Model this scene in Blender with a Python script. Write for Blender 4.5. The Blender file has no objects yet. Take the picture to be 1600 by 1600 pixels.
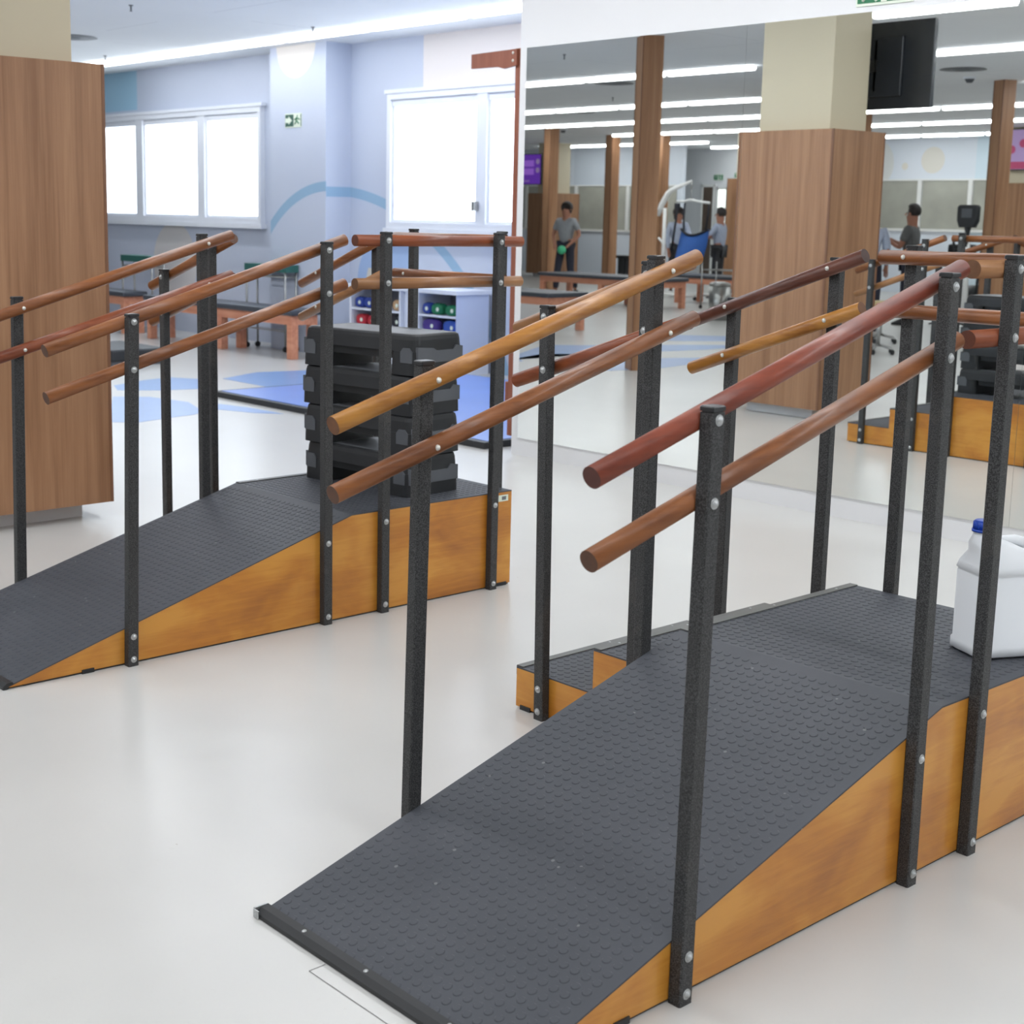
import bpy, bmesh, math, random
from mathutils import Vector, Matrix
sc = bpy.context.scene
COL = sc.collection
PI = math.pi

# ------------------------------------------------------------------ camera
F_PX, CX, CY = 2267.86, -91.0, -81.7
PITCH, ROLL, YAW = 0.16842, 0.01739, 0.84909
fw = Vector((-math.sin(YAW)*math.cos(PITCH), math.cos(YAW)*math.cos(PITCH), -math.sin(PITCH)))
rt = Vector((math.cos(YAW), math.sin(YAW), 0)); up = rt.cross(fw)
r2 = math.cos(ROLL)*rt + math.sin(ROLL)*up; u2 = -math.sin(ROLL)*rt + math.cos(ROLL)*up
cam = bpy.data.cameras.new('camera'); camo = bpy.data.objects.new('camera', cam); COL.objects.link(camo)
cam.sensor_width = 36; cam.lens = F_PX/1600*36; cam.shift_x = -CX/1600; cam.shift_y = CY/1600
cam.clip_start = 0.05; cam.clip_end = 200
cam.dof.use_dof = True; cam.dof.focus_distance = 3.7; cam.dof.aperture_fstop = 7.5
M = Matrix((r2, u2, -fw)).transposed().to_4x4(); M.translation = Vector((0, 0, 1.4))
camo.matrix_world = M
sc.camera = camo
# ------------------------------------------------------------------ world, exposure
w = bpy.data.worlds.new('world'); sc.world = w; w.use_nodes = True
w.node_tree.nodes['Background'].inputs[0].default_value = (0.8, 0.9, 1, 1)
w.node_tree.nodes['Background'].inputs[1].default_value = 0.5
sc.view_settings.view_transform = 'Standard'; sc.view_settings.look = 'None'
sc.view_settings.exposure = 0.15; sc.view_settings.gamma = 1; sc.view_settings.use_curve_mapping = False
LAMP_W = 4.2        # watts of one ceiling fixture's lamp
TUBE_E = 12.0         # brightness of its diffuser
BLIND_E = 3.0        # daylight through the roller blinds

# ------------------------------------------------------------------ materials
def lin(c):
    return tuple((v/12.92 if v <= 0.04045 else ((v+0.055)/1.055)**2.4) for v in [x/255 for x in c])+(1,)
class NT:
    def __init__(s, name, rough=0.5, metal=0.0, spec=0.5, coat=0.0):
        s.m = bpy.data.materials.new(name); s.m.use_nodes = True; s.t = s.m.node_tree
        s.b = s.t.nodes['Principled BSDF']; i = s.b.inputs
        i['Roughness'].default_value = rough; i['Metallic'].default_value = metal
        i['Specular IOR Level'].default_value = spec; i['Coat Weight'].default_value = coat
        i['Coat Roughness'].default_value = 0.15
    def n(s, typ, **k):
        n = s.t.nodes.new(typ)
        for a, v in k.items(): setattr(n, a, v)
        return n
    def l(s, a, b): s.t.links.new(a, b)
    def math(s, op, a, b=None, c=None):
        n = s.n('ShaderNodeMath', operation=op)
        for k, v in enumerate((a, b, c)):
            if v is None: continue
            if isinstance(v, (int, float)): n.inputs[k].default_value = v
            else: s.l(v, n.inputs[k])
        return n.outputs[0]
    def coord(s, scale=(1, 1, 1), kind='Object', loc=(0, 0, 0)):
        tc = s.n('ShaderNodeTexCoord'); mp = s.n('ShaderNodeMapping')
        mp.inputs['Scale'].default_value = scale; mp.inputs['Location'].default_value = loc
        s.l(tc.outputs[kind], mp.inputs['Vector']); return mp.outputs[0]
    def noise(s, vec, scale, detail=3, rough=0.5, dist=0):
        n = s.n('ShaderNodeTexNoise'); n.inputs['Scale'].default_value = scale
        n.inputs['Detail'].default_value = detail; n.inputs['Roughness'].default_value = rough
        n.inputs['Distortion'].default_value = dist; s.l(vec, n.inputs['Vector']); return n.outputs[0]
    def ramp(s, fac, stops):
        n = s.n('ShaderNodeValToRGB'); e = n.color_ramp.elements
        while len(e) < len(stops): e.new(0.5)
        for q, (p, c) in zip(e, stops): q.position = p; q.color = c
        s.l(fac, n.inputs[0]); return n.outputs[0]
    def mix(s, fac, a, b, mode='MIX'):
        n = s.n('ShaderNodeMix', data_type='RGBA', blend_type=mode)
        for k, v in ((0, fac), (6, a), (7, b)):
            if isinstance(v, (int, float, tuple)): n.inputs[k].default_value = v
            else: s.l(v, n.inputs[k])
        return n.outputs[2]
    def bump(s, h, strength=0.2, dist=0.01):
        n = s.n('ShaderNodeBump'); n.inputs['Strength'].default_value = strength
        n.inputs['Distance'].default_value = dist; s.l(h, n.inputs['Height']); s.l(n.outputs[0], s.b.inputs['Normal'])
    def base(s, c):
        if isinstance(c, tuple): s.b.inputs['Base Color'].default_value = c
        else: s.l(c, s.b.inputs['Base Color'])
def plain(name, rgb, rough=0.5, metal=0, spec=0.5, var=0.06, scale=9, coat=0):
    t = NT(name, rough, metal, spec, coat); c = lin(rgb)
    v = t.coord(); n = t.noise(v, scale, 3)
    t.base(t.ramp(n, [(0.3, tuple(x*(1-var) for x in c[:3])+(1,)), (0.7, tuple(min(1, x*(1+var)) for x in c[:3])+(1,))]))
    return t.m
def emit(name, rgb, e):
    t = NT(name, 0.6); t.base(lin(rgb)); t.b.inputs['Emission Color'].default_value = lin(rgb)
    t.b.inputs['Emission Strength'].default_value = e; return t.m
def wood(name, dark, light, axis='Y', rough=0.35, scale=1.0, coat=0.3, blot=0.35):
    t = NT(name, rough+0.06, 0, 0.4, coat*0.6)
    st = {'X': (1.2, 22, 22), 'Y': (22, 1.2, 22), 'Z': (22, 22, 1.2)}[axis]
    g = t.noise(t.coord(tuple(q*scale for q in st)), 2.2, 6, 0.6, 0.5)
    b = t.noise(t.coord((1, 1, 1)), 4.5*scale, 3, 0.55, 0.4)
    f = t.math('ADD', t.math('MULTIPLY', g, 1-blot), t.math('MULTIPLY', b, blot))
    t.base(t.ramp(f, [(0.36, lin(dark)), (0.62, lin(light))]))
    t.bump(g, 0.05, 0.002); return t.m

MT = {}
MT['wall_white'] = plain('white_wall_paint', (222, 223, 225), 0.6, var=0.01, scale=1.5)
MT['ceil'] = None
def ceiling_mat():
    t = NT('ceiling_plaster', 0.8); v = t.coord((1, 1, 1))
    n = t.noise(v, 0.5, 4); base = t.ramp(n, [(0.3, lin((228, 231, 234))), (0.7, lin((236, 239, 241)))])
    sx = t.n('ShaderNodeSeparateXYZ'); t.l(v, sx.inputs[0])
    fx = t.math('ABSOLUTE', t.math('SUBTRACT', t.math('FRACT', t.math('MULTIPLY', sx.outputs[0], 1/2.4)), 0.5))
    fy = t.math('ABSOLUTE', t.math('SUBTRACT', t.math('FRACT', t.math('MULTIPLY', sx.outputs[1], 1/1.2)), 0.5))
    line = t.math('MAXIMUM', t.math('LESS_THAN', fx, 0.004), t.math('LESS_THAN', fy, 0.008))
    brk = t.math('GREATER_THAN', t.noise(v, 1.1, 2), 0.5)
    t.base(t.mix(t.math('MULTIPLY', t.math('MULTIPLY', line, brk), 0.35), base, lin((190, 193, 197)))); return t.m
MT['ceil'] = ceiling_mat()
def floor_mat():
    t = NT('pale_vinyl_floor', 0.28, 0, 0.5)
    v = t.coord(); n = t.noise(v, 0.7, 4, 0.6); fine = t.noise(v, 60, 3, 0.7)
    c = t.ramp(n, [(0.3, lin((189, 188, 185))), (0.7, lin((198, 197, 194)))])
    c = t.mix(t.math('MULTIPLY', t.math('GREATER_THAN', fine, 0.66), 0.12), c, lin((178, 174, 166)))
    vor = t.n('ShaderNodeTexVoronoi'); vor.inputs['Scale'].default_value = 5.5; t.l(t.coord((1, 1.7, 1)), vor.inputs['Vector'])
    fleck = t.math('LESS_THAN', vor.outputs['Distance'], 0.02)
    c = t.mix(t.math('MULTIPLY', fleck, 0.55), c, lin((150, 140, 125)))
    t.base(c); return t.m
MT['floor'] = floor_mat()
def mural_mat(name, far=False):
    """pale lilac-blue paint with the painted shapes of the mural, in room coordinates"""
    t = NT(name, 0.6); g = t.n('ShaderNodeNewGeometry'); s = t.n('ShaderNodeSeparateXYZ'); t.l(g.outputs['Position'], s.inputs[0])
    X, Y, Z = s.outputs
    n = t.noise(t.coord(), 0.6, 2)
    c = t.ramp(n, [(0.3, lin((188, 197, 215))), (0.7, lin((196, 203, 219)))])
    def rad(cx, cz, kx=1.0):
        a = t.math('MULTIPLY', t.math('SUBTRACT', X, cx), kx); b = t.math('SUBTRACT', Z, cz)
        return t.math('SQRT', t.math('ADD', t.math('MULTIPLY', a, a), t.math('MULTIPLY', b, b)))
    def AND(*q):
        r = q[0]
        for k in q[1:]: r = t.math('MULTIPLY', r, k)
        return r
    gt = lambda a, b: t.math('GREATER_THAN', a, b); lt = lambda a, b: t.math('LESS_THAN', a, b)
    def paint(mask, rgb):
        nonlocal c; c = t.mix(mask, c, lin(rgb))
    if not far:
        wl = gt(Y, 8.425); r = rad(-11.8, -1.29); paint(AND(wl, gt(X, -12.0), gt(r, 2.84), lt(r, 2.935)), (146, 178, 205))
        r = rad(-11.45, 0.24); paint(AND(lt(Y, 8.425), gt(r, 1.345), lt(r, 1.44)), (146, 178, 205))
        paint(AND(gt(Z, 2.53), lt(X, -15.65)), (158, 196, 219))
        paint(AND(gt(Z, 2.52), gt(X, -10.42)), (226, 220, 218))
        paint(AND(lt(Y, 8.425), lt(rad(-12.0, 3.0), 0.33)), (228, 222, 216))
        paint(lt(rad(-14.85, 0.76), 0.48), (212, 208, 208))
        r = rad(-10.9, 0.72); paint(lt(r, 0.48), (158, 182, 219))
        paint(AND(lt(r, 0.34), lt(Z, 0.86)), (212, 207, 196))
        paint(AND(lt(X, -10.95), gt(X, -11.1), lt(Z, 0.7)), (165, 195, 224))
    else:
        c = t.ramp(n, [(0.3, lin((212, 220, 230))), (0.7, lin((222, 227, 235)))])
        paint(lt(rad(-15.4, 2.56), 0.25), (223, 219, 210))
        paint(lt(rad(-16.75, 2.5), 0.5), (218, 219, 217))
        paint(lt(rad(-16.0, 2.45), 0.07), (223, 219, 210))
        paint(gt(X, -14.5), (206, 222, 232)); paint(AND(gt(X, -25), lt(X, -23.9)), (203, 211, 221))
    t.base(c); return t.m
MT['mural'] = mural_mat('mural_wall_paint'); MT['mural_far'] = mural_mat('far_mural_wall_paint', True)
MT['cream'] = plain('cream_paint', (203, 192, 166), 0.6, var=0.01, scale=2)
def laminate():
    t = NT('oak_laminate', 0.42, 0, 0.4)
    a = t.noise(t.coord((9, 9, 0.35)), 1.6, 5, 0.55, 0.6); b = t.noise(t.coord((60, 60, 1.6)), 2, 3, 0.6)
    f = t.math('ADD', t.math('MULTIPLY', a, 0.75), t.math('MULTIPLY', b, 0.25))
    t.base(t.ramp(f, [(0.36, lin((136, 98, 70))), (0.5, lin((154, 114, 84))), (0.64, lin((168, 128, 96)))])); return t.m
MT['lam'] = laminate()
MT['lam_edge'] = plain('oak_edge_band', (120, 82, 58), 0.45, var=0.08)
def powder():
    t = NT('hammered_black_steel', 0.5, 0.0, 0.35)
    v = t.coord(); n = t.noise(v, 420, 2, 0.6); big = t.noise(v, 6, 3)
    c = t.ramp(n, [(0.42, lin((34, 34, 35))), (0.66, lin((84, 84, 84)))])
    t.base(t.mix(t.math('MULTIPLY', t.math('GREATER_THAN', big, 0.64), 0.12), c, lin((96, 90, 84))))
    t.bump(n, 0.5, 0.0006); return t.m
MT['steel_black'] = powder()
MT['cap'] = plain('black_plastic', (38, 39, 41), 0.35, var=0.05)
def rubber():
    t = NT('grey_studded_rubber', 0.55, 0, 0.3); v = t.coord()
    n = t.noise(v, 2.2, 4, 0.6); f = t.noise(v, 140, 2)
    c = t.ramp(n, [(0.3, lin((63, 66, 72))), (0.7, lin((74, 76, 82)))])
    vor = t.n('ShaderNodeTexVoronoi'); vor.inputs['Scale'].default_value = 14; t.l(v, vor.inputs['Vector'])
    c = t.mix(t.math('MULTIPLY', t.math('LESS_THAN', vor.outputs['Distance'], 0.055), 0.35), c, lin((165, 166, 166)))
    t.base(c); t.bump(f, 0.12, 0.001); return t.m
MT['rubber'] = rubber()
MT['trim_black'] = plain('black_edge_profile', (30, 31, 33), 0.45, var=0.08)
MT['trim_grey'] = plain('dark_grey_edge_profile', (92, 92, 90), 0.42, var=0.08)
def ply():
    t = NT('honey_varnished_plywood', 0.38, 0, 0.45, 0.25)
    a = t.noise(t.coord((2, 2.2, 26)), 2.0, 5, 0.6, 0.8); b = t.noise(t.coord((1, 1, 1.6)), 3.2, 3, 0.5, 0.6)
    f = t.math('ADD', t.math('MULTIPLY', a, 0.28), t.math('MULTIPLY', b, 0.72))
    t.base(t.ramp(f, [(0.34, lin((160, 98, 36))), (0.48, lin((188, 122, 42))), (0.62, lin((206, 144, 58)))])); return t.m
MT['ply'] = ply()
MT['zinc'] = plain('zinc_plated_steel', (188, 190, 190), 0.3, metal=0.85, var=0.12, scale=120)
MT['dome'] = plain('painted_dome_nut', (214, 212, 204), 0.3, metal=0.3, var=0.05)
for k, (a, b) in dict(red=((100, 42, 28), (140, 66, 42)), brown=((106, 60, 30), (150, 92, 50)), honey=((130, 76, 28), (188, 130, 58)),
                      dark=((76, 42, 32), (106, 62, 48)), tan=((128, 86, 54), (168, 120, 78)), rust=((112, 54, 30), (152, 82, 48))).items():
    MT['rail_'+k] = wood(k+'_varnished_rail_wood', a, b, 'Y', 0.34, 1.0, 0.35, 0.5)
    MT['railx_'+k] = wood(k+'_varnished_cross_rail_wood', a, b, 'X', 0.34, 1.0, 0.35, 0.5)
    MT['end_'+k] = plain(k+'_rail_end_grain', tuple(int(v*0.80) for v in a), 0.5, var=0.15, scale=60)
MT['orange_wood'] = wood('orange_varnished_wood', (196, 126, 98), (220, 156, 126), 'X', 0.45, 0.6, 0.1)
MT['brick_wood'] = wood('red_brown_painted_wood', (128, 74, 56), (148, 90, 70), 'Z', 0.45, 0.6, 0.1)
MT['vinyl_dark'] = plain('charcoal_vinyl', (66, 70, 78), 0.42, var=0.04)
MT['black'] = plain('black_foam_plastic', (34, 36, 39), 0.5, var=0.1)
MT['stepgrey'] = plain('dark_grey_rubber', (88, 91, 96), 0.6, var=0.06)
MT['stepgrey2'] = plain('grey_step_tread', (104, 107, 111), 0.5, var=0.05)
MT['white_plastic'] = None
def hdpe():
    t = NT('translucent_white_plastic', 0.38, 0, 0.5); t.base(lin((226, 229, 232)))
    t.b.inputs['Subsurface Weight'].default_value = 0.3; t.b.inputs['Subsurface Radius'].default_value = (0.02, 0.02, 0.02)
    t.b.inputs['Subsurface Scale'].default_value = 0.5
    t.bump(t.noise(t.coord(), 14, 2), 0.03, 0.004); return t.m
MT['white_plastic'] = hdpe()
MT['blue_plastic'] = plain('blue_plastic', (28, 72, 178), 0.35, var=0.04)
MT['white_metal'] = plain('white_enamel', (228, 228, 226), 0.35, var=0.02)
MT['chrome'] = plain('brushed_stainless_steel', (168, 168, 166), 0.3, metal=0.9, var=0.08)
MT['frame_white'] = plain('white_window_frame', (226, 230, 238), 0.4, var=0.01)
MT['blind'] = emit('daylit_roller_blind', (236, 246, 255), BLIND_E)
MT['tube'] = emit('lamp_diffuser', (248, 251, 255), TUBE_E)
MT['grey_glass'] = plain('grey_tinted_glass', (170, 170, 160), 0.25, var=0.14, scale=1.4)
MT['door_light'] = emit('daylit_door_glass', (244, 250, 244), 1.6)
MT['door_dark'] = plain('dark_brown_door', (92, 78, 68), 0.5)
MT['green'] = plain('green_sign_face', (36, 116, 78), 0.5, var=0.03)
MT['green_dark'] = plain('dark_green_sign_face', (56, 92, 80), 0.5, var=0.05)
MT['sign_white'] = plain('pale_sign_face', (222, 232, 216), 0.5, var=0.02)
MT['tv_black'] = plain('black_television_housing', (48, 52, 58), 0.25, var=0.12, scale=4)
MT['purple_screen'] = emit('purple_screen_picture', (96, 50, 160), 0.55)
MT['purple_light'] = emit('light_purple_screen_picture', (140, 92, 190), 0.6)
MT['pink_screen'] = emit('lilac_screen_picture', (150, 128, 168), 0.45)
MT['pink_dark'] = emit('crimson_screen_picture', (150, 60, 92), 0.45)
MT['mat_blue'] = plain('blue_foam_mat', (112, 142, 212), 0.3, var=0.05, scale=2)
MT['vinyl_blue'] = plain('blue_vinyl_inlay', (130, 158, 204), 0.3, var=0.04)
MT['vinyl_blue2'] = plain('steel_blue_vinyl_inlay', (112, 148, 198), 0.3, var=0.04)
MT['green_tray'] = plain('dark_green_laminate', (44, 98, 90), 0.5)
MT['skin'] = plain('skin', (160, 112, 92), 0.5, spec=0.3, var=0.04)
MT['skin_dark'] = plain('tanned_skin', (130, 86, 68), 0.5, spec=0.3, var=0.04)
MT['hair'] = plain('dark_brown_hair', (36, 28, 26), 0.6, var=0.2, scale=60)
MT['grey_cloth'] = plain('heather_grey_cotton', (138, 140, 144), 0.85, var=0.08, scale=40)
MT['dgrey_cloth'] = plain('charcoal_grey_cotton', (96, 96, 96), 0.85, var=0.06, scale=40)
MT['navy_cloth'] = plain('navy_trouser_cloth', (36, 38, 52), 0.85, var=0.1, scale=40)
MT['pale_cloth'] = plain('pale_blue_cotton', (164, 172, 190), 0.85, var=0.05, scale=30)
MT['shoe'] = plain('black_shoe_leather', (38, 38, 42), 0.5)
MT['green_ball'] = plain('green_rubber', (64, 176, 128), 0.45)
MT['sling_blue'] = plain('blue_sling_fabric', (44, 92, 166), 0.7, var=0.1, scale=8)
MT['strap'] = plain('black_webbing', (30, 32, 40), 0.7)
for k, c in dict(blue=(40, 66, 150), green=(22, 116, 76), red=(176, 34, 48), purple=(70, 50, 130), tan=(196, 160, 120), royal=(44, 82, 170)).items():
    MT['bag_'+k] = plain(k+'_weight_bag_fabric', c, 0.6, var=0.08)
MT['cab_in'] = plain('grey_cabinet_inside', (150, 152, 158), 0.6, var=0.02)
MT['cab_white'] = plain('white_cabinet_laminate', (222, 227, 238), 0.45, var=0.01)
MT['cab_side'] = plain('blue_reflection_cabinet_side', (196, 206, 228), 0.45, var=0.01)  # cabinet side with its light blue reflection painted into the colour
MT['yellow_seat'] = plain('sand_yellow_vinyl', (196, 176, 130), 0.5)
def mirror_mat():
    t = NT('silvered_mirror_glass', 0.0, 1.0); t.base((0.90, 0.93, 0.91, 1))
    return t.m
MT['mirror'] = mirror_mat()

# ------------------------------------------------------------------ mesh helpers
def new(): return bmesh.new()
def box(bm, x0, x1, y0, y1, z0, z1, bev=0.0, mi=0):
    t = bmesh.new(); bmesh.ops.create_cube(t, size=1)
    bmesh.ops.scale(t, vec=(x1-x0, y1-y0, z1-z0), verts=t.verts)
    bmesh.ops.translate(t, vec=((x0+x1)/2, (y0+y1)/2, (z0+z1)/2), verts=t.verts)
    if bev: bmesh.ops.bevel(t, geom=list(t.edges), offset=bev, segments=2, affect='EDGES', profile=0.6)
    merge(bm, t, mi)
def merge(bm, t, mi=0):
    vm = {v: bm.verts.new(v.co) for v in t.verts}
    for f in t.faces:
        try: q = bm.faces.new([vm[v] for v in f.verts]); q.smooth = f.smooth; q.material_index = mi or f.material_index
        except ValueError: pass
    t.free()
def frame_of(d):
    d = d.normalized(); a = Vector((0, 0, 1)) if abs(d.z) < 0.9 else Vector((1, 0, 0))
    x = d.cross(a).normalized(); return x, d.cross(x).normalized()
def tube(bm, a, b, ra, rb=None, seg=16, caps=True, mi=0, cap_mi=None):
    a, b = Vector(a), Vector(b); rb = ra if rb is None else rb; x, y = frame_of(b-a)
    A = [bm.verts.new(a+ra*(math.cos(2*PI*k/seg)*x+math.sin(2*PI*k/seg)*y)) for k in range(seg)]
    B = [bm.verts.new(b+rb*(math.cos(2*PI*k/seg)*x+math.sin(2*PI*k/seg)*y)) for k in range(seg)]
    for k in range(seg):
        f = bm.faces.new((A[k], A[(k+1) % seg], B[(k+1) % seg], B[k])); f.smooth = True; f.material_index = mi
    if caps:
        for ring in (A[::-1], B):
            f = bm.faces.new(ring); f.material_index = mi if cap_mi is None else cap_mi
def path_tube(bm, pts, r, seg=10, mi=0):
    pts = [Vector(p) for p in pts]; rings = []
    rs = r if isinstance(r, (list, tuple)) else [r]*len(pts)
    px = None
    for i, p in enumerate(pts):
        d = (pts[min(i+1, len(pts)-1)]-pts[max(i-1, 0)]).normalized()
        if px is None: x, y = frame_of(d)
        else:
            x = (px-d*px.dot(d)).normalized(); y = d.cross(x)
        px = x
        rings.append([bm.verts.new(p+rs[i]*(math.cos(2*PI*k/seg)*x+math.sin(2*PI*k/seg)*y)) for k in range(seg)])
    for A, B in zip(rings, rings[1:]):
        for k in range(seg):
            f = bm.faces.new((A[k], A[(k+1) % seg], B[(k+1) % seg], B[k])); f.smooth = True; f.material_index = mi
    for ring in (rings[0][::-1], rings[-1]):
        f = bm.faces.new(ring); f.material_index = mi
def loft(bm, rings, mi=0, smooth=True):
    R = [[bm.verts.new(p) for p in r] for r in rings]; n = len(R[0])
    for A, B in zip(R, R[1:]):
        for k in range(n):
            f = bm.faces.new((A[k], A[(k+1) % n], B[(k+1) % n], B[k])); f.smooth = smooth; f.material_index = mi
    for ring in (R[0][::-1], R[-1]):
        f = bm.faces.new(ring); f.material_index = mi
def prism(bm, poly, x0, x1, mi=0):
    """profile of (y, z) points extruded along x"""
    A = [bm.verts.new((x0, y, z)) for y, z in poly]; B = [bm.verts.new((x1, y, z)) for y, z in poly]; n = len(poly)
    for k in range(n): bm.faces.new((A[k], A[(k+1) % n], B[(k+1) % n], B[k])).material_index = mi
    bm.faces.new(A[::-1]).material_index = mi; bm.faces.new(B).material_index = mi
def dome(bm, c, ax, r, h, seg=12, mi=0, flange=0.0):
    c, ax = Vector(c), Vector(ax).normalized(); x, y = frame_of(ax); rings = []
    prof = ([(r*1.25, 0), (r*1.25, flange)] if flange else []) + [(r*math.cos(a), flange+h*math.sin(a)) for a in (0, 0.5, 1.0, 1.35)]
    for rr, hh in prof: rings.append([c+ax*hh+rr*(math.cos(2*PI*k/seg)*x+math.sin(2*PI*k/seg)*y) for k in range(seg)])
    loft(bm, rings, mi)
def obj(name, bm, mats, parent=None, loc=None, fix=True):
    if fix: bmesh.ops.recalc_face_normals(bm, faces=bm.faces)
    me = bpy.data.meshes.new(name); bm.to_mesh(me); bm.free()
    for m in (mats if isinstance(mats, (list, tuple)) else [mats]): me.materials.append(MT[m] if isinstance(m, str) else m)
    o = bpy.data.objects.new(name, me); COL.objects.link(o)
    if parent: o.parent = parent
    if loc: o.location = loc
    return o
def thing(name, label, cat, loc=(0, 0, 0), rz=0, group=None):
    o = bpy.data.objects.new(name, None); COL.objects.link(o); o.location = loc; o.rotation_euler = (0, 0, rz)
    o.empty_display_size = 0.1
    return tag(o, label, cat, group)
def tag(o, label, cat, group=None):
    o['label'] = label; o['category'] = cat
    if group: o['group'] = group
    return o
def struct(name, bm, mats, parent=None):
    o = obj(name, bm, mats, parent)
    if not parent: o['kind'] = 'structure'
    return o
def simple(name, fn, mats, parent=None):
    bm = new(); fn(bm); return obj(name, bm, mats, parent)
def copy_tree(o, parent=None):
    c = o.copy(); COL.objects.link(c); c.parent = parent
    for ch in o.children: copy_tree(ch, c)
    return c

# ------------------------------------------------------------------ room shell
H = 2.98; YM = 5.856; YW = 8.72; YF = -14.0; XL = -28.5; XR = 4.0; XE = -6.148
def bx(*a): return lambda bm: box(bm, *a)
def room(name, *a, m='wall_white'):
    bm = new(); box(bm, *a); return struct(name, bm, m)
room('floor', XL, XR, -16.2, YW+0.1, -0.1, 0, m='floor')
room('ceiling', XL, XR, -16.2, YW+0.1, H, H+0.1, m='ceil')
room('wall_back', XL, XE, YW, YW+0.1, 0, H, m='mural')
room('wall_column', -12.44, -11.50, 8.42, YW, 0, H, m='mural')
room('wall_mirror', XE, XR, YM+0.006, YW, 0, H)
room('wall_left', XL-0.1, XL, -16.2, YW+0.1, 0, H)
room('wall_right', XR, XR+0.1, -16.2, YW+0.1, 0, H)
room('wall_end', XL, -18.0, -16.2, -15.6, 0, H)
room('wall_far', XL, -21.6, YF-0.1, YF, 0, H, m='mural_far')
room('wall_far_right', -18.0, XR, -16.0, YF, 0, H, m='mural_far')
# ceiling vents, detectors
def vent(x, y, label):
    t = thing('ceiling_vent', label, 'vent', (x, y, H), 0, 'round ceiling vents')
    bm = new()
    for r0, z in ((0.24, -0.006), (0.18, -0.010), (0.11, -0.014)):
        tube(bm, (0, 0, z+0.01), (0, 0, z), r0*0.9, r0, 28)
    obj('diffuser_ring', bm, 'stepgrey2', t); simple('throat', lambda b: tube(b, (0, 0, -0.014), (0, 0, -0.016), 0.08, 0.08, 20), 'stepgrey', t)
vent(-12.34, -1.63, 'round grey ceiling vent reflected left of the tall slim column')
vent(-8.32, -2.64, 'round grey ceiling vent reflected just right of the hanging television')
vent(-16.16, -4.98, 'small round ceiling vent above the strolling woman, in the mirror')
vent(-13.1, 6.62, 'round ceiling vent beside the cream pillar top, near the window light row')
def detector(x, y, label):
    t = thing('smoke_detector', label, 'smoke detector', (x, y, H), 0, 'smoke detectors')
    simple('base', lambda b: tube(b, (0, 0, 0), (0, 0, -0.02), 0.07, 0.07, 20), 'frame_white', t)
    simple('sensor_head', lambda b: tube(b, (0, 0, -0.02), (0, 0, -0.06), 0.055, 0.03, 20), 'stepgrey', t)
detector(-8.72, -3.48, 'smoke detector on the ceiling right of the hanging television, in the mirror')
detector(-19.7, -8.22, 'smoke detector on the ceiling above the strolling woman, in the mirror')
def sprinkler(x, y, label):
    bm = new(); tube(bm, (0, 0, 0), (0, 0, -0.006), 0.018, 0.018, 12); tube(bm, (0, 0, 0), (0, 0, -0.045), 0.007, 0.007, 8); tube(bm, (0, 0, -0.045), (0, 0, -0.049), 0.011, 0.011, 12)
    tag(obj('sprinkler', bm, 'stepgrey2', None, (x, y, H)), label, 'sprinkler', 'ceiling sprinklers')
for q in ((-10.695, 5.92, 'small ceiling sprinkler nearest the picture top left of the light row'), (-10.71, 7.70, 'small ceiling sprinkler touching the window side light row above the green sign'),
          (-14.41, 7.66, 'small ceiling sprinkler above the left window beside the pillar'), (-10.56, 1.04, 'ceiling sprinkler in the mirror near its left top corner'),
          (-13.8, -3.19, 'ceiling sprinkler in the mirror just left of the tall slim column')): sprinkler(*q)

# ------------------------------------------------------------------ ceiling lights
def make_light():
    t = thing('ceiling_light', 'x', 'ceiling light', (0, 0, H))
    bm = new(); box(bm, -0.61, 0.61, -0.03, 0.03, -0.008, 0); 
    obj('housing', bm, 'white_metal', t)
    bm = new(); pr = [(-0.036, -0.008), (-0.036, -0.034), (-0.02, -0.044), (0.02, -0.044), (0.036, -0.034), (0.036, -0.008)]; prism(bm, pr, -0.600, 0.600)
    obj('diffuser', bm, 'tube', t)
    return t
proto = make_light(); first = [True]
ld = bpy.data.lights.new('lamp', 'AREA'); ld.shape = 'RECTANGLE'; ld.size = 1.2; ld.size_y = 0.07; ld.energy = LAMP_W; ld.color = (0.97, 0.985, 1.0)
LD = {}
for yy, q in ((7.95, 0.5), (4.7, 1.7)):
    LD[yy] = ld.copy(); LD[yy].energy = LAMP_W*q
ROWS = [(7.95, -15.35, -6.4, 'ceiling light of the row before the windows'), (4.7, -14.0, 3.2, 'ceiling light of the row nearest the mirror wall'),
        (1.65, -6.65, 3.2, 'ceiling light of the row over the hanging television'),
        (-0.95, -13.4, -9.7, 'ceiling light in the nearest row seen in the mirror left half'), (-0.95, -7.75, 3.2, 'ceiling light in the nearest row seen in the mirror right half'),
        (-4.4, -17.4, -12.2, 'ceiling light in the second mirrored row, left of the cream pillar'), (-4.4, -8.55, -3.4, 'ceiling light right of the slim column in the second mirrored row'),
        (-7.1, -20.3, -14.1, 'ceiling light in the third mirrored row, left of the cream pillar'), (-7.1, -12.5, -8.6, 'ceiling light in the third mirrored row, below the television'),
        (-9.9, -20.0, -16.2, 'ceiling light in the fourth mirrored row, left of the cream pillar'), (-9.9, -14.5, -10.6, 'ceiling light in the fourth mirrored row, below the television'),
        (-14.8, -21.5, -18.9, 'ceiling light over the bright doors at the far end, in the mirror'), (-12.9, -25.1, -20.0, 'ceiling light in the farthest row, above the strolling woman'), (-12.9, -16.3, -11.2, 'ceiling light in the farthest row, above the seated looking man')]
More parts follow.
